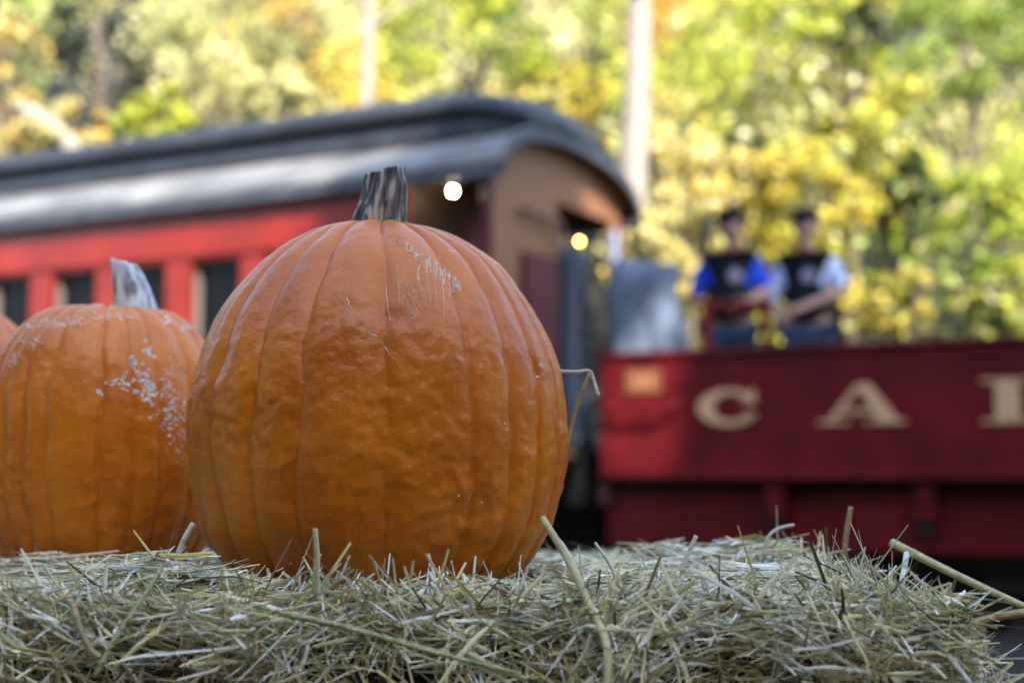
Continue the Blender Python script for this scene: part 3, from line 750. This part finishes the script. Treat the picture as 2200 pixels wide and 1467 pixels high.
def widths(n):
    q = rng.uniform(0, 1, n)
    return np.where(q < .50, rng.uniform(.0006, .0014, n), np.where(q < .88, rng.uniform(.0014, .0025, n), rng.uniform(.0025, .0038, n)))

def hollow(x, y):
    """1 in the little hollows between tufts"""
    g_ = np.sin(x * 95 + 2.1 * np.sin(y * 61)) * np.sin(y * 88 + 1.7 * np.sin(x * 73)) + .7 * np.sin(x * 171 + y * 60) * np.sin(y * 150 - x * 40) + .5 * np.sin(x * 31 + 1) * np.sin(y * 37)
    return np.clip((g_ - .25) / .5, 0, 1)

def lump(x, y, k=0.0):
    return .006 * np.sin(x * 23 + 1.3 + k) * np.cos(y * 19 + x * 7) + .005 * np.sin(x * 47 + y * 31 + k) + .004 * np.sin(x * 11 - y * 40 + 2 + k)

def bale(name, label, x0, x1, y0, y1, z0, z1, n, front=True, seed=0.0, mound=None):
    reseed(label); root = empty(name, ((x0 + x1) / 2, (y0 + y1) / 2, z0)); tag(root, label, 'hay bale', 'hay bales under the pumpkins')
    O = np.array(root.location)
    bm = bmesh.new(); bmesh.ops.create_cube(bm, size=1)
    bmesh.ops.subdivide_edges(bm, edges=bm.edges[:], cuts=14, use_grid_fill=True)
    for v in bm.verts:
        x, y, z = v.co
        p = Vector((x * (x1 - x0 - .03), y * (y1 - y0 - .03), (z + .5) * (z1 - z0 - .014)))
        k = 2 * max(abs(x), abs(y)); e = max(0, (abs(y) - .42)) / .08 * max(0, (abs(z) - .40)) / .1
        p.y *= 1 - .06 * e; p.z -= .02 * e * (1 if z > 0 else -1)
        ex = max(0, (abs(x) - .42)) / .08 * max(0, (abs(z) - .40)) / .1
        p.x *= 1 - .03 * ex; p.z -= .055 * ex * (1 if z > 0 else -1)
        p += Vector((random.uniform(-1, 1), random.uniform(-1, 1), random.uniform(-1, 1))) * .006
        if mound and z > .49: p.z += float(mound(p.x + O[0], p.y + O[1])) + float(lump(p.x + O[0], p.y + O[1], seed))
        v.co = p
    me = bpy.data.meshes.new('core'); bm.to_mesh(me); bm.free(); link('core', me, 'hay_core', root, True)
    parts = []
    # top
    m = n
    x = rng.uniform(x0 - .005, x1 + .005, m); y = rng.uniform(y0, y1, m)
    z = z1 + lump(x, y, seed) - rng.uniform(0, 1, m) ** 1.4 * .026
    if mound: z = z + mound(x, y)
    ed = np.clip((y0 + .035 - y) / .035, 0, 1); z -= .022 * ed ** 2
    ed2 = np.clip((x - (x1 - .09)) / .09, 0, 1); z -= .045 * ed2 ** 2
    th = rng.uniform(0, 2 * math.pi, m) * .75 + 1.1 * np.sin(x * 13 + seed) + 1.1 * np.cos(y * 15 + x * 6)
    D = np.stack([np.cos(th), np.sin(th) * .8, rng.normal(.01, .10, m)], 1)
    Ln = rng.gamma(2.6, .014, m) + .012; Wd = widths(m)
    up = rng.uniform(0, 1, m) < .075
    D[up] = np.stack([rng.normal(0, .5, up.sum()), rng.normal(-.1, .5, up.sum()), np.ones(up.sum())], 1); Ln[up] = rng.uniform(.006, .026, up.sum())
    ho = hollow(x, y); kp = (rng.uniform(0, 1, m) > .75 * ho); z = z - .020 * ho
    parts.append((np.stack([x, y, z], 1)[kp], D[kp], Ln[kp], Wd[kp], np.tile([0, 0, 1.], (int(kp.sum()), 1))))
    if front:
        m2 = int(n * .8)
        x = rng.uniform(x0, x1, m2); zz = z1 - rng.uniform(0, 1, m2) ** 1.8 * (z1 - z0) * .98
        y = y0 + rng.uniform(-.012, .012, m2) + .03 * np.clip((zz - (z1 - .03)) / .03, 0, 1) ** 2 + lump(x, zz, 2.1 + seed) * 1.5
        th = rng.uniform(0, 2 * math.pi, m2) * .7 + 1.5 * np.sin(x * 11 + 2 + seed)
        D = np.stack([np.cos(th), rng.normal(-.15, .35, m2), np.sin(th)], 1)
        D[:, 2] *= np.where(zz > z1 - .05, .55, 1.0)
        st = rng.uniform(0, 1, m2) < .22
        D[st] = np.stack([rng.normal(0, .4, st.sum()), -np.ones(st.sum()), rng.normal(.05, .35, st.sum())], 1)
        Ln = rng.gamma(2.6, .013, m2) + .012; Ln[st] = rng.uniform(.01, .035, st.sum())
        ho = hollow(x, zz * 1.3 + 5); kp = rng.uniform(0, 1, m2) > .75 * ho; y = y + .018 * ho
        parts.append((np.stack([x, y, zz], 1)[kp], D[kp], Ln[kp], widths(int(kp.sum())), np.tile([0, -1., 0], (int(kp.sum()), 1))))
        m3 = int(n * .22)                                              # right end face
        y = rng.uniform(y0, y1, m3); zz = z1 - rng.uniform(0, 1, m3) ** 1.5 * (z1 - z0) * .98
        x = x1 + rng.uniform(-.015, .012, m3) + .03 * np.clip((z1 - .03 - zz) / .06, 0, 1) - .05 * np.clip((zz - (z1 - .05)) / .05, 0, 1) ** 2
        D = np.stack([rng.normal(.35, .45, m3), rng.normal(0, .7, m3), rng.normal(-.1, .7, m3)], 1)
        parts.append((np.stack([x, y, zz], 1), D, rng.gamma(2.6, .012, m3) + .012, widths(m3), np.tile([1., 0, 0], (m3, 1))))
    Vs, Fs, Cs, off = [], [], [], 0
    for P, D, Ln, Wd, Nn in parts:
        V, F, C = strands(P - O, D, Ln, Wd, Nn); Vs.append(V); Fs.append(F + off); Cs.append(C); off += len(V)
    o = link('loose_straw', np_mesh('loose_straw', np.concatenate(Vs), np.concatenate(Fs), np.concatenate(Cs)), 'straw', root); o['kind'] = 'stuff'
    for fx in (.25, .75):
        xx = (x1 - x0) * (fx - .5); yy = (y1 - y0) / 2 + .002; zz = z1 - z0
        tube('twine', [(xx, -yy, .01), (xx, -yy, zz - .03), (xx, -yy + .03, zz - .008), (xx, yy - .03, zz - .008), (xx, yy, zz - .03), (xx, yy, .01)], .0022, 'twine', root, 5)
    return root

def moundA(x, y):
    a = .018 * np.exp(-((x - .25) / .09) ** 2 - ((y - 1.33) / .13) ** 2)
    b = .015 * np.exp(-((x + .25) / .07) ** 2 - ((y - 1.06) / .06) ** 2)
    c = .008 * np.exp(-((x + .36) / .10) ** 2 - ((y - 1.10) / .08) ** 2)
    return a + b + c
TOP = 1.012
bale('hay_bale', 'pale straw hay bale in front carrying the largest pumpkin', -.74, .315, .985, 1.455, .60, TOP, 23000, True, 0.0, moundA)
bale('hay_bale', 'blurred hay bale lying directly behind the largest pumpkin', -.92, .24, 1.47, 1.93, .60, TOP - .022, 8000, False, 1.7, None)
bale('hay_bale', 'lower hay bale hidden beneath the front bale', -.70, .34, .99, 1.45, .0, .595, 2500, True, 3.1)
bale('hay_bale', 'lower hay bale hidden beneath the rear bale', -.9, .22, 1.475, 1.925, .0, .595, 1500, False, 4.1)


# ------------------------------------------------------------------ pumpkins
def pumpkin_mat(name, a, b, seed):
    m = bpy.data.materials.new(name); m.use_nodes = True; n = m.node_tree.nodes; p = n['Principled BSDF']
    tc = n.new('ShaderNodeTexCoord'); mp = n.new('ShaderNodeMapping'); mp.inputs['Location'].default_value = (seed, seed * 2, seed); lk(m, tc.outputs['Object'], mp.inputs[0])
    def noise(s, d=5):
        z = n.new('ShaderNodeTexNoise'); z.inputs['Scale'].default_value = s; z.inputs['Detail'].default_value = d; lk(m, mp.outputs[0], z.inputs['Vector']); return z
    n1 = noise(13, 8); r = n.new('ShaderNodeValToRGB'); r.color_ramp.elements[0].position = .34; r.color_ramp.elements[1].position = .66
    r.color_ramp.elements[0].color = (*a, 1); r.color_ramp.elements[1].color = (*b, 1); lk(m, n1.outputs['Fac'], r.inputs[0])
    at_ = n.new('ShaderNodeAttribute'); at_.attribute_name = 'Col'                      # .r groove .g sky sheen painted towards the top
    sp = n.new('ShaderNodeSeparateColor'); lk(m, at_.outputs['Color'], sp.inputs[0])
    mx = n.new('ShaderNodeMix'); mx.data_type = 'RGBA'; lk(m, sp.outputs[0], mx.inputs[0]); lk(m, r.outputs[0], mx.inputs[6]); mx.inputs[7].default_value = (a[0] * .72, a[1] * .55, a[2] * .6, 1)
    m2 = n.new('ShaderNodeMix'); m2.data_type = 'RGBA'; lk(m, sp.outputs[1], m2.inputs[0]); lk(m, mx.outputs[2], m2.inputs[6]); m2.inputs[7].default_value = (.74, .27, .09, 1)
    # sparse pale pin pricks
    vo = n.new('ShaderNodeTexVoronoi'); vo.inputs['Scale'].default_value = 150; lk(m, mp.outputs[0], vo.inputs['Vector'])
    lt = n.new('ShaderNodeMath'); lt.operation = 'LESS_THAN'; lt.inputs[1].default_value = .07; lk(m, vo.outputs['Distance'], lt.inputs[0])
    ns2 = noise(14, 2); gt = n.new('ShaderNodeMath'); gt.operation = 'GREATER_THAN'; gt.inputs[1].default_value = .60; lk(m, ns2.outputs['Fac'], gt.inputs[0])
    mu = n.new('ShaderNodeMath'); mu.operation = 'MULTIPLY'; lk(m, lt.outputs[0], mu.inputs[0]); lk(m, gt.outputs[0], mu.inputs[1])
    mu2 = n.new('ShaderNodeMath'); mu2.operation = 'MULTIPLY'; mu2.inputs[1].default_value = .5; lk(m, mu.outputs[0], mu2.inputs[0])
    m3 = n.new('ShaderNodeMix'); m3.data_type = 'RGBA'; lk(m, mu2.outputs[0], m3.inputs[0]); lk(m, m2.outputs[2], m3.inputs[6]); m3.inputs[7].default_value = (.7, .48, .28, 1)
    lk(m, m3.outputs[2], p.inputs['Base Color'])
    n3 = noise(70, 4); rr = n.new('ShaderNodeMapRange'); rr.inputs['To Min'].default_value = .28; rr.inputs['To Max'].default_value = .50; lk(m, n3.outputs['Fac'], rr.inputs[0]); lk(m, rr.outputs[0], p.inputs['Roughness'])
    p.inputs['Specular IOR Level'].default_value = .36
    p.inputs['Subsurface Weight'].default_value = 0.0
    n4 = noise(95, 6); n5 = noise(330, 3); ad = n.new('ShaderNodeMath'); ad.operation = 'MULTIPLY_ADD'; ad.inputs[1].default_value = .25; lk(m, n5.outputs['Fac'], ad.inputs[0]); lk(m, n4.outputs['Fac'], ad.inputs[2])
    bp = n.new('ShaderNodeBump'); bp.inputs['Strength'].default_value = .55; bp.inputs['Distance'].default_value = .0022; lk(m, ad.outputs[0], bp.inputs['Height']); lk(m, bp.outputs[0], p.inputs['Normal'])
    return m
M['pk1'] = pumpkin_mat('pumpkin_skin', (.45, .108, .002), (.62, .178, .004), 0.0)
M['pk2'] = pumpkin_mat('pumpkin_skin_light', (.50, .125, .003), (.66, .195, .006), 3.3)
M['scar'] = mat('scar', (.80, .62, .45), .8, .2, 150, .4, 300)
M['scar_grey'] = mat('scar_grey', (.82, .74, .66), .85, .2, 150, .5, 300)
def stem_mat(name, a, b, c):
    m = bpy.data.materials.new(name); m.use_nodes = True; n = m.node_tree.nodes; p = n['Principled BSDF']
    tc = n.new('ShaderNodeTexCoord'); mp = n.new('ShaderNodeMapping'); mp.inputs['Scale'].default_value = (1, 1, .16); lk(m, tc.outputs['Object'], mp.inputs[0])
    z = n.new('ShaderNodeTexNoise'); z.inputs['Scale'].default_value = 170; z.inputs['Detail'].default_value = 6; lk(m, mp.outputs[0], z.inputs['Vector'])
    r = n.new('ShaderNodeValToRGB'); r.color_ramp.elements[0].position = .36; r.color_ramp.elements[0].color = (*a, 1); r.color_ramp.elements[1].position = .60; r.color_ramp.elements[1].color = (*c, 1)
    e = r.color_ramp.elements.new(.5); e.color = (*b, 1); lk(m, z.outputs['Fac'], r.inputs[0]); lk(m, r.outputs[0], p.inputs['Base Color']); p.inputs['Roughness'].default_value = .75
    bp = n.new('ShaderNodeBump'); bp.inputs['Strength'].default_value = .8; bp.inputs['Distance'].default_value = .002; lk(m, z.outputs['Fac'], bp.inputs['Height']); lk(m, bp.outputs[0], p.inputs['Normal'])
    return m
M['stem_dark'] = stem_mat('stem_dark', (.016, .016, .018), (.11, .10, .095), (.46, .38, .31))
M['stem_pale'] = stem_mat('stem_pale', (.16, .16, .15), (.46, .48, .50), (.66, .66, .63))

from mathutils import noise as mn
PROF_MAIN = [(.0, .02), (.30, .014), (.52, .0), (.68, .012), (.77, .045), (.845, .10), (.92, .168), (.985, .302), (1.0, .43), (.967, .57), (.878, .705), (.70, .842), (.57, .908), (.44, .95), (.31, .975), (.18, .985), (.0, .975)]
PROF_STD = [(.0, .03), (.28, .018), (.48, .0), (.66, .014), (.80, .07), (.91, .18), (.985, .34), (1.0, .48), (.975, .62), (.90, .76), (.77, .88), (.60, .955), (.42, .99), (.26, .992), (.12, .97), (.0, .955)]
def pumpkin(label, c, rad, hgt, grooves, m, nth, nph, seed, prof=PROF_STD, wrinkle=1.0):
    """lathe with creased ribs; c = centre of the base"""
    reseed(label); root = empty('pumpkin', c); tag(root, label, 'pumpkin', 'pumpkins on the hay')
    gs = sorted(a % 360 for a in grooves); gd = [random.uniform(.35, 1.1) for _ in gs]; gw = [random.uniform(1.1, 2.4) for _ in gs]
    pr = spline([Vector((r, h * hgt / rad, 0)) for r, h in prof], 600)
    cum = [0.0]
    for i in range(1, 600): cum.append(cum[-1] + (pr[i] - pr[i - 1]).length)
    rows = []; q = 0
    for j in range(nph):
        d = cum[-1] * j / (nph - 1)
        while q < 598 and cum[q + 1] < d: q += 1
        f = (d - cum[q]) / max(cum[q + 1] - cum[q], 1e-9); rows.append(pr[q].lerp(pr[q + 1], min(1, max(0, f))))
    V = np.zeros((nph * nth, 3)); Cc = np.zeros((nph * nth, 3)); k = 0
    for j in range(nph):
        r0 = max(0, rows[j].x); zz = rows[j].y; h = zz * rad / hgt
        p0 = rows[max(j - 1, 0)]; p1 = rows[min(j + 1, nph - 1)]; tg = (p1 - p0).normalized(); nr, nz_ = tg.y, -tg.x      # outward normal in (r, z)
        fade = min(1, r0 / .35); low = min(1, max(0, (.86 - h) / .5))
        for i in range(nth):
            a = 360 * i / nth
            aw = a + 3.4 * mn.noise(Vector((zz * 1.7, a * .02, seed))) * fade + .9 * mn.noise(Vector((zz * 7, a * .03, seed + 3)))
            dd = 999; dep = 1; lo = 999; hi = 999
            for gi, g_ in enumerate(gs):
                e = (aw - g_ + 180) % 360 - 180
                if abs(e) < abs(dd): dd = e; dep = gd[gi]; wid = gw[gi]
                lo = min(lo, (aw - g_) % 360); hi = min(hi, (g_ - aw) % 360)
            sp2 = lo + hi; lobe = math.sin(math.pi * lo / max(sp2, 1e-6)) ** .55 * min(1, .35 + sp2 / 30)
            cr = math.exp(-abs(dd / wid) ** 1.4) * dep
            x, y = math.cos(math.radians(a - 90)), math.sin(math.radians(a - 90))
            P3 = Vector((x * r0, y * r0, zz))
            ds = -.030 * (1 - lobe) * fade - .013 * cr * fade
            area = .45 + .9 * max(0, mn.noise(P3 * 1.6 + Vector((0, seed, 4))) + .25)
            ds += mn.noise(P3 * 2.6 + Vector((seed, 0, 0))) * .014 * fade
            ds += (mn.noise(P3 * 8.5 + Vector((0, seed, 0))) * .011 + mn.noise(P3 * 17 + Vector((0, 0, seed))) * .0085 + mn.noise(P3 * 34 + Vector((seed, seed, 0))) * .0034) * wrinkle * fade * area * (.35 + .65 * low)
            ds -= .005 * max(0, mn.noise(Vector((x * 14, y * 14, zz * 3.2 + seed)))) * wrinkle * fade
            V[k] = (x * (r0 + nr * ds) * rad, y * (r0 + nr * ds) * rad, (zz + nz_ * ds) * rad)
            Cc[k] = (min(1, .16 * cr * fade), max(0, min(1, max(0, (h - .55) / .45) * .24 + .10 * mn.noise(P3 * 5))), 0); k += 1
    F = [(j * nth + i, j * nth + (i + 1) % nth, (j + 1) * nth + (i + 1) % nth, (j + 1) * nth + i) for j in range(nph - 1) for i in range(nth)]
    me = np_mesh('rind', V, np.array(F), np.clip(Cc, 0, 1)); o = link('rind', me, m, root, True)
    return root, o

def stem(root, pts, radii, m, ridges=6, cut=.25, seed=1.0, flare=1.25, nseg=26, sides=54):
    P = spline(pts, nseg); V = []; F = []
    rs = [Vector((r, 0, 0)) for r in radii]; rad = [v.x for v in spline(rs, nseg)]
    for i in range(nseg):
        t = i / (nseg - 1)
        for k in range(sides):
            a = 2 * math.pi * k / sides + .5 * t
            rg = 1 + .17 * abs(math.cos(a * ridges / 2)) ** .7 - .10 + .10 * mn.noise(Vector((math.cos(a) * 2.5, math.sin(a) * 2.5, t * 2 + seed))) + .06 * mn.noise(Vector((math.cos(a) * 7, math.sin(a) * 7, t * 3 + seed)))
            q = P[i] + Vector((math.cos(a), math.sin(a), 0)) * rad[i] * rg
            if i == nseg - 1: q.z += .003 * mn.noise(Vector((math.cos(a) * 2, math.sin(a) * 2, seed))) + cut * (q.x - P[i].x)
            V.append(q)
    top = len(V); V.append(P[-1] + Vector((0, 0, -.004)))
    for i in range(nseg - 1):
        for k in range(sides): k2 = (k + 1) % sides; F.append((i * sides + k, i * sides + k2, (i + 1) * sides + k2, (i + 1) * sides + k))
    for k in range(sides): F.append(((nseg - 1) * sides + k, (nseg - 1) * sides + (k + 1) % sides, top))
    return link('stem', mesh_from('stem', V, F), m, root, True)

# the largest pumpkin
PB = at(812, 1225, 1.235); PB.z = TOP - .011
main_top = at(812, 491, 1.235).z
HG = main_top - PB.z + .006
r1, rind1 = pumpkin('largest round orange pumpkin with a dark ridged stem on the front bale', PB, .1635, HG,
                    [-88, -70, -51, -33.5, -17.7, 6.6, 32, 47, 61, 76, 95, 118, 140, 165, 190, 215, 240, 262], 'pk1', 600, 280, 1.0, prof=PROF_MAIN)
s0 = at(812, 486, 1.235) - PB; s1 = at(822, 372, 1.235) - PB
stem(r1, [(s0.x, 0, HG * .93), (s0.x, 0, HG * .975), (s0.x + .003, 0, HG + .012), (s0.x + .006, 0, HG + .03), (s1.x + .002, .0, s1.z)], [.030, .0245, .0215, .019, .0165], 'stem_dark', 7, .32, 2.0)
# second pumpkin
P2 = at(222, 1192, 1.44); P2.z = TOP - .012
H2 = at(222, 660, 1.44).z - P2.z
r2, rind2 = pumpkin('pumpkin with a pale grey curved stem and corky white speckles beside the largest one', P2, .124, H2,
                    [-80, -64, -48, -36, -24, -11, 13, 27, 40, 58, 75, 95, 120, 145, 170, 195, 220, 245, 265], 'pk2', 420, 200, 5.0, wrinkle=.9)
def st2(px, py): return at(px, py, 1.44) - P2
a0, a1, a2, a3 = st2(290, 668), st2(288, 640), st2(277, 600), st2(262, 562)
stem(r2, [(a0.x + .003, 0, H2 * .92), (a0.x, 0, H2 * .985), (a1.x, 0, a1.z), (a2.x, 0, a2.z), (a3.x, 0, a3.z)], [.027, .0225, .0185, .016, .0115], 'stem_pale', 5, -.3, 4.0)
# third pumpkin, mostly out of frame
P3_ = at(-165, 1180, 1.66); P3_.z = TOP - .012
H3 = at(-165, 648, 1.66).z - P3_.z
r3, rind3 = pumpkin('pumpkin showing only its edge at the far left of the picture', P3_, .132, H3,
                    [-80, -60, -40, -20, 0, 20, 40, 60, 80, 100, 125, 150, 175, 200, 225, 250], 'pk2', 200, 110, 8.0)
stem(r3, [(0, 0, H3 * .92), (0, 0, H3 * .98), (.006, 0, H3 + .02), (.014, 0, H3 + .045)], [.03, .024, .018, .014], 'stem_pale', 5, .2, 6.0)

# corky scars: thin raised ridges and flecks that lie on the rind
dg = bpy.context.evaluated_depsgraph_get()
def scar_tools(rind, root):
    bvh = BVHTree.FromPolygons([v.co.copy() for v in rind.data.vertices], [tuple(p.vertices) for p in rind.data.polygons])
    rl = Vector(root.location)
    def hit(px, py):
        d = (at(px, py, 1.0) - CAM).normalized(); return bvh.ray_cast(CAM - rl, d)
    return hit
reseed('scars')
def scar_lines(root, hit, lines, m):
    V, F = [], []
    for w, pl in lines:
        P = []; Nn = []
        sp3 = spline([Vector((x, y, 0)) for x, y in pl], max(6, 3 * len(pl)))
        for q in sp3:
            h = hit(q.x + random.uniform(-1, 1), q.y + random.uniform(-1, 1))
            if h[0] is None: break
            P.append(h[0]); Nn.append(h[1])
        if len(P) < 3: continue
        o = len(V)
        for i, (p, nn_) in enumerate(zip(P, Nn)):
            d = (P[min(i + 1, len(P) - 1)] - P[max(i - 1, 0)]).normalized(); s = d.cross(nn_).normalized()
            ww = w * .0004 * (math.sin(math.pi * (i + .4) / len(P)) * .8 + .3) * random.uniform(.6, 1.3)
            V += [p - s * ww - nn_ * .0002, p + nn_ * .00045, p + s * ww - nn_ * .0002]
        for i in range(len(P) - 1):
            a = o + 3 * i; F += [(a, a + 3, a + 4, a + 1), (a + 1, a + 4, a + 5, a + 2)]
    o = link('scar', mesh_from('scar', V, F), m, root); o['label'] = 'pale corky scratches'; o['kind'] = 'stuff'; return o
hit1 = scar_tools(rind1, r1)
ln = [(2.0, [(745, 640), (750, 655), (762, 672)]), (1.6, [(748, 652), (756, 664)]), (1.8, [(776, 690), (790, 715), (806, 722), (822, 740), (838, 762)]), (1.4, [(790, 712), (800, 724)]),
      (2.0, [(905, 560), (898, 585), (905, 620), (918, 650)]), (1.6, [(912, 545), (917, 580), (922, 625), (926, 660)]), (1.5, [(950, 570), (952, 630), (955, 690)]),
      (1.4, [(868, 640), (878, 668), (890, 690)]), (1.2, [(880, 600), (895, 640)]), (1.3, [(830, 610), (832, 650), (838, 690)]), (1.2, [(852, 560), (856, 610), (858, 655)]), (1.1, [(895, 545), (897, 575)]),
      (1.2, [(965, 600), (968, 640)]), (1.4, [(866, 560), (872, 600), (880, 640)]), (1.3, [(935, 590), (938, 660)])]
for k in range(64):                                                       # frayed band from the top groove down to the right
    t = random.random(); x = 848 + 138 * t; y = 510 + 92 * t ** 1.1 + random.uniform(-8, 8); l = random.uniform(8, 30) * (.6 + .8 * t)
    ln.append((random.uniform(.8, 2.6) * (.6 + .9 * t), [(x, y), (x + random.uniform(-2, 3), y + l * .5), (x + random.uniform(-3, 5), y + l)]))
for k in range(22):
    x = random.uniform(862, 905); y = random.uniform(595, 660); l = random.uniform(10, 28)
    ln.append((random.uniform(.5, 1.1), [(x, y), (x + l * .25, y + l * .5), (x + l * .5, y + l)]))
scar_lines(r1, hit1, ln, 'scar')
def scar_flecks(root, hit, spots, m):
    V, F = [], []
    for (x, y, r) in spots:
        h = hit(x, y)
        if h[0] is None: continue
        p, nn_ = h[0], h[1]; a = nn_.orthogonal().normalized(); b = nn_.cross(a); o = len(V); k = 8
        V.append(p + nn_ * .0006)
        for i in range(k):
            t = 2 * math.pi * i / k; rr = r * .00056 * random.uniform(.55, 1.3); V.append(p + (a * math.cos(t) + b * math.sin(t)) * rr - nn_ * .0004)
        F += [(o, o + 1 + i, o + 1 + (i + 1) % k) for i in range(k)]
    o = link('scar', mesh_from('scar', V, F), m, root, True); o['label'] = 'pale corky specks'; o['kind'] = 'stuff'; return o
sp = [(random.gauss(1160, 10), random.gauss(765, 22), random.uniform(1, 4)) for _ in range(26)] + [(random.gauss(1065, 14), random.gauss(560, 8), random.uniform(1, 3)) for _ in range(14)]
sp += [(985, 1065, 3), (1008, 1068, 4), (1035, 1078, 3), (1000, 1098, 3), (1085, 910, 3), (1065, 945, 2.5), (775, 955, 2), (880, 1000, 2), (1100, 940, 2)]
scar_flecks(r1, hit1, sp, 'scar')
hit2 = scar_tools(rind2, r2); sp = []
def cluster(cx, cy, sx, sy, n, r0, r1_): sp.extend((random.gauss(cx, sx), random.gauss(cy, sy), random.uniform(r0, r1_)) for _ in range(n))
cluster(318, 750, 5, 9, 10, 3, 7); cluster(312, 828, 14, 18, 46, 2.5, 7); cluster(290, 782, 8, 8, 10, 3, 7); cluster(258, 822, 14, 10, 16, 3, 6); cluster(214, 842, 5, 5, 6, 3, 6)
cluster(360, 850, 16, 20, 60, 1.5, 5); cluster(375, 890, 16, 22, 60, 1.5, 5); cluster(390, 940, 10, 26, 46, 1.5, 4); cluster(362, 800, 14, 14, 18, 2, 4); cluster(240, 680, 20, 5, 22, 2, 5); cluster(150, 690, 24, 6, 22, 2, 5); cluster(110, 695, 20, 6, 20, 2, 5)
cluster(60, 735, 18, 8, 24, 1.5, 4); cluster(30, 768, 10, 12, 20, 1.5, 4); cluster(360, 686, 8, 5, 8, 3, 6); cluster(395, 698, 14, 5, 16, 2, 5); cluster(325, 895, 4, 4, 4, 2, 4); cluster(358, 918, 5, 6, 5, 2, 4)
scar_flecks(r2, hit2, sp, 'scar_grey')


# ------------------------------------------------------------------ single straws that stand out
def stalk(label, pts, r, c, flat=1.0, taper=.6):
    P = spline(pts, 4 * len(pts) + 4); n = len(P)
    base = P[0].copy(); V, F = tube_arrays([p - base for p in P], [r * (1 - (1 - taper) * i / (n - 1)) for i in range(n)], 7)
    o = link('straw_stalk', mesh_from('straw_stalk', V, F), c, None, True); o.location = base
    tag(o, label, 'straw', 'single straws standing out of the hay'); return o
M['st_yel'] = mat('straw_yellow', (.52, .45, .20), .55, .18, 60, .3, 200, stretch=(1, 1, .3)); M['st_pale'] = mat('straw_pale', (.62, .60, .48), .55, .15, 60, .3, 200)
M['st_green'] = mat('straw_green', (.46, .45, .20), .55, .22, 90, .5, 300); M['st_brown'] = mat('straw_brown', (.36, .27, .12), .6, .2, 60, .3, 200)
stalk('thick straw leaning left across the lower right of the largest pumpkin', [at(1304, 1485, .94), at(1303, 1385, .955), at(1262, 1290, .985), at(1222, 1205, 1.01), at(1165, 1112, 1.03)], .0031, 'st_yel', taper=.85)
stalk('shorter sheath lying along the thick straw by the largest pumpkin', [at(1262, 1290, .99), at(1215, 1185, 1.018), at(1188, 1150, 1.03)], .003, 'st_pale')
stalk('long stout straw jutting past the right end of the bale', [at(1915, 1165, 1.27), at(2060, 1238, 1.23), at(2215, 1310, 1.2)], .0038, 'st_yel', taper=.8)
stalk('brown straw sticking out of the right end of the bale under the long one', [at(2010, 1400, 1.12), at(2065, 1355, 1.12), at(2130, 1327, 1.12), at(2215, 1314, 1.12)], .004, 'st_brown', taper=.85)
stalk('yellow straw standing against the right side of the largest pumpkin', [at(1205, 1010, 1.26), at(1218, 950, 1.26), at(1240, 872, 1.25), at(1268, 800, 1.24)], .0022, 'st_yel', taper=.8)
stalk('bent tip of straw hanging right of the largest pumpkin', [at(1196, 797, 1.25), at(1235, 799, 1.245), at(1266, 797, 1.24), at(1275, 815, 1.24), at(1287, 852, 1.235)], .0015, 'st_pale', taper=.9)
stalk('upright straw in front of the largest pumpkin', [at(676, 1275, 1.0), at(679, 1200, 1.0), at(676, 1134, 1.0)], .0022, 'st_yel')
stalk('thin straw upright beside the one in front of the largest pumpkin', [at(683, 1280, 1.0), at(684, 1200, 1.002), at(680, 1136, 1.005)], .0014, 'st_pale')
stalk('short tan straw standing highest on the right mound of hay', [at(1812, 1215, 1.3), at(1818, 1150, 1.3), at(1828, 1088, 1.3)], .0026, 'st_brown', taper=.9)
stalk('white curled straw on the right mound of hay', [at(1640, 1225, 1.3), at(1645, 1165, 1.3), at(1668, 1137, 1.3), at(1706, 1127, 1.3)], .0015, 'st_pale', taper=.9)
stalk('slanting white straw between the largest pumpkin and the right mound', [at(1462, 1225, 1.15), at(1478, 1190, 1.15), at(1496, 1150, 1.15)], .002, 'st_pale', taper=.9)
stalk('thin bent straw just right of the thick leaning one', [at(1330, 1262, 1.08), at(1312, 1215, 1.08), at(1278, 1165, 1.08)], .0018, 'st_pale')
stalk('grey straw leaning between the two nearer pumpkins', [at(383, 1190, 1.14), at(398, 1155, 1.14), at(416, 1124, 1.14)], .0026, 'st_pale', taper=.9)
stalk('long green straw slanting down at the lower left', [at(205, 1450, .955), at(255, 1360, .962), at(310, 1280, .975), at(348, 1216, .99)], .0022, 'st_green')
stalk('long straw lying across the bottom centre of the hay', [at(610, 1318, .965), at(760, 1352, .96), at(930, 1400, .952), at(1120, 1448, .945)], .0023, 'st_green')
stalk('pale straw standing in the right front of the hay', [at(1918, 1410, 1.02), at(1926, 1330, 1.05), at(1948, 1188, 1.12)], .0028, 'st_pale', taper=.8)
stalk('pale green straw slanting down the right front corner of the bale', [at(1965, 1330, 1.0), at(2030, 1400, .985), at(2090, 1475, .97)], .003, 'st_pale')
stalk('dark curved twig at the lower left of the hay', [at(158, 1300, .965), at(172, 1350, .955), at(195, 1395, .95), at(216, 1412, .948)], .0022, 'st_brown', taper=.9)
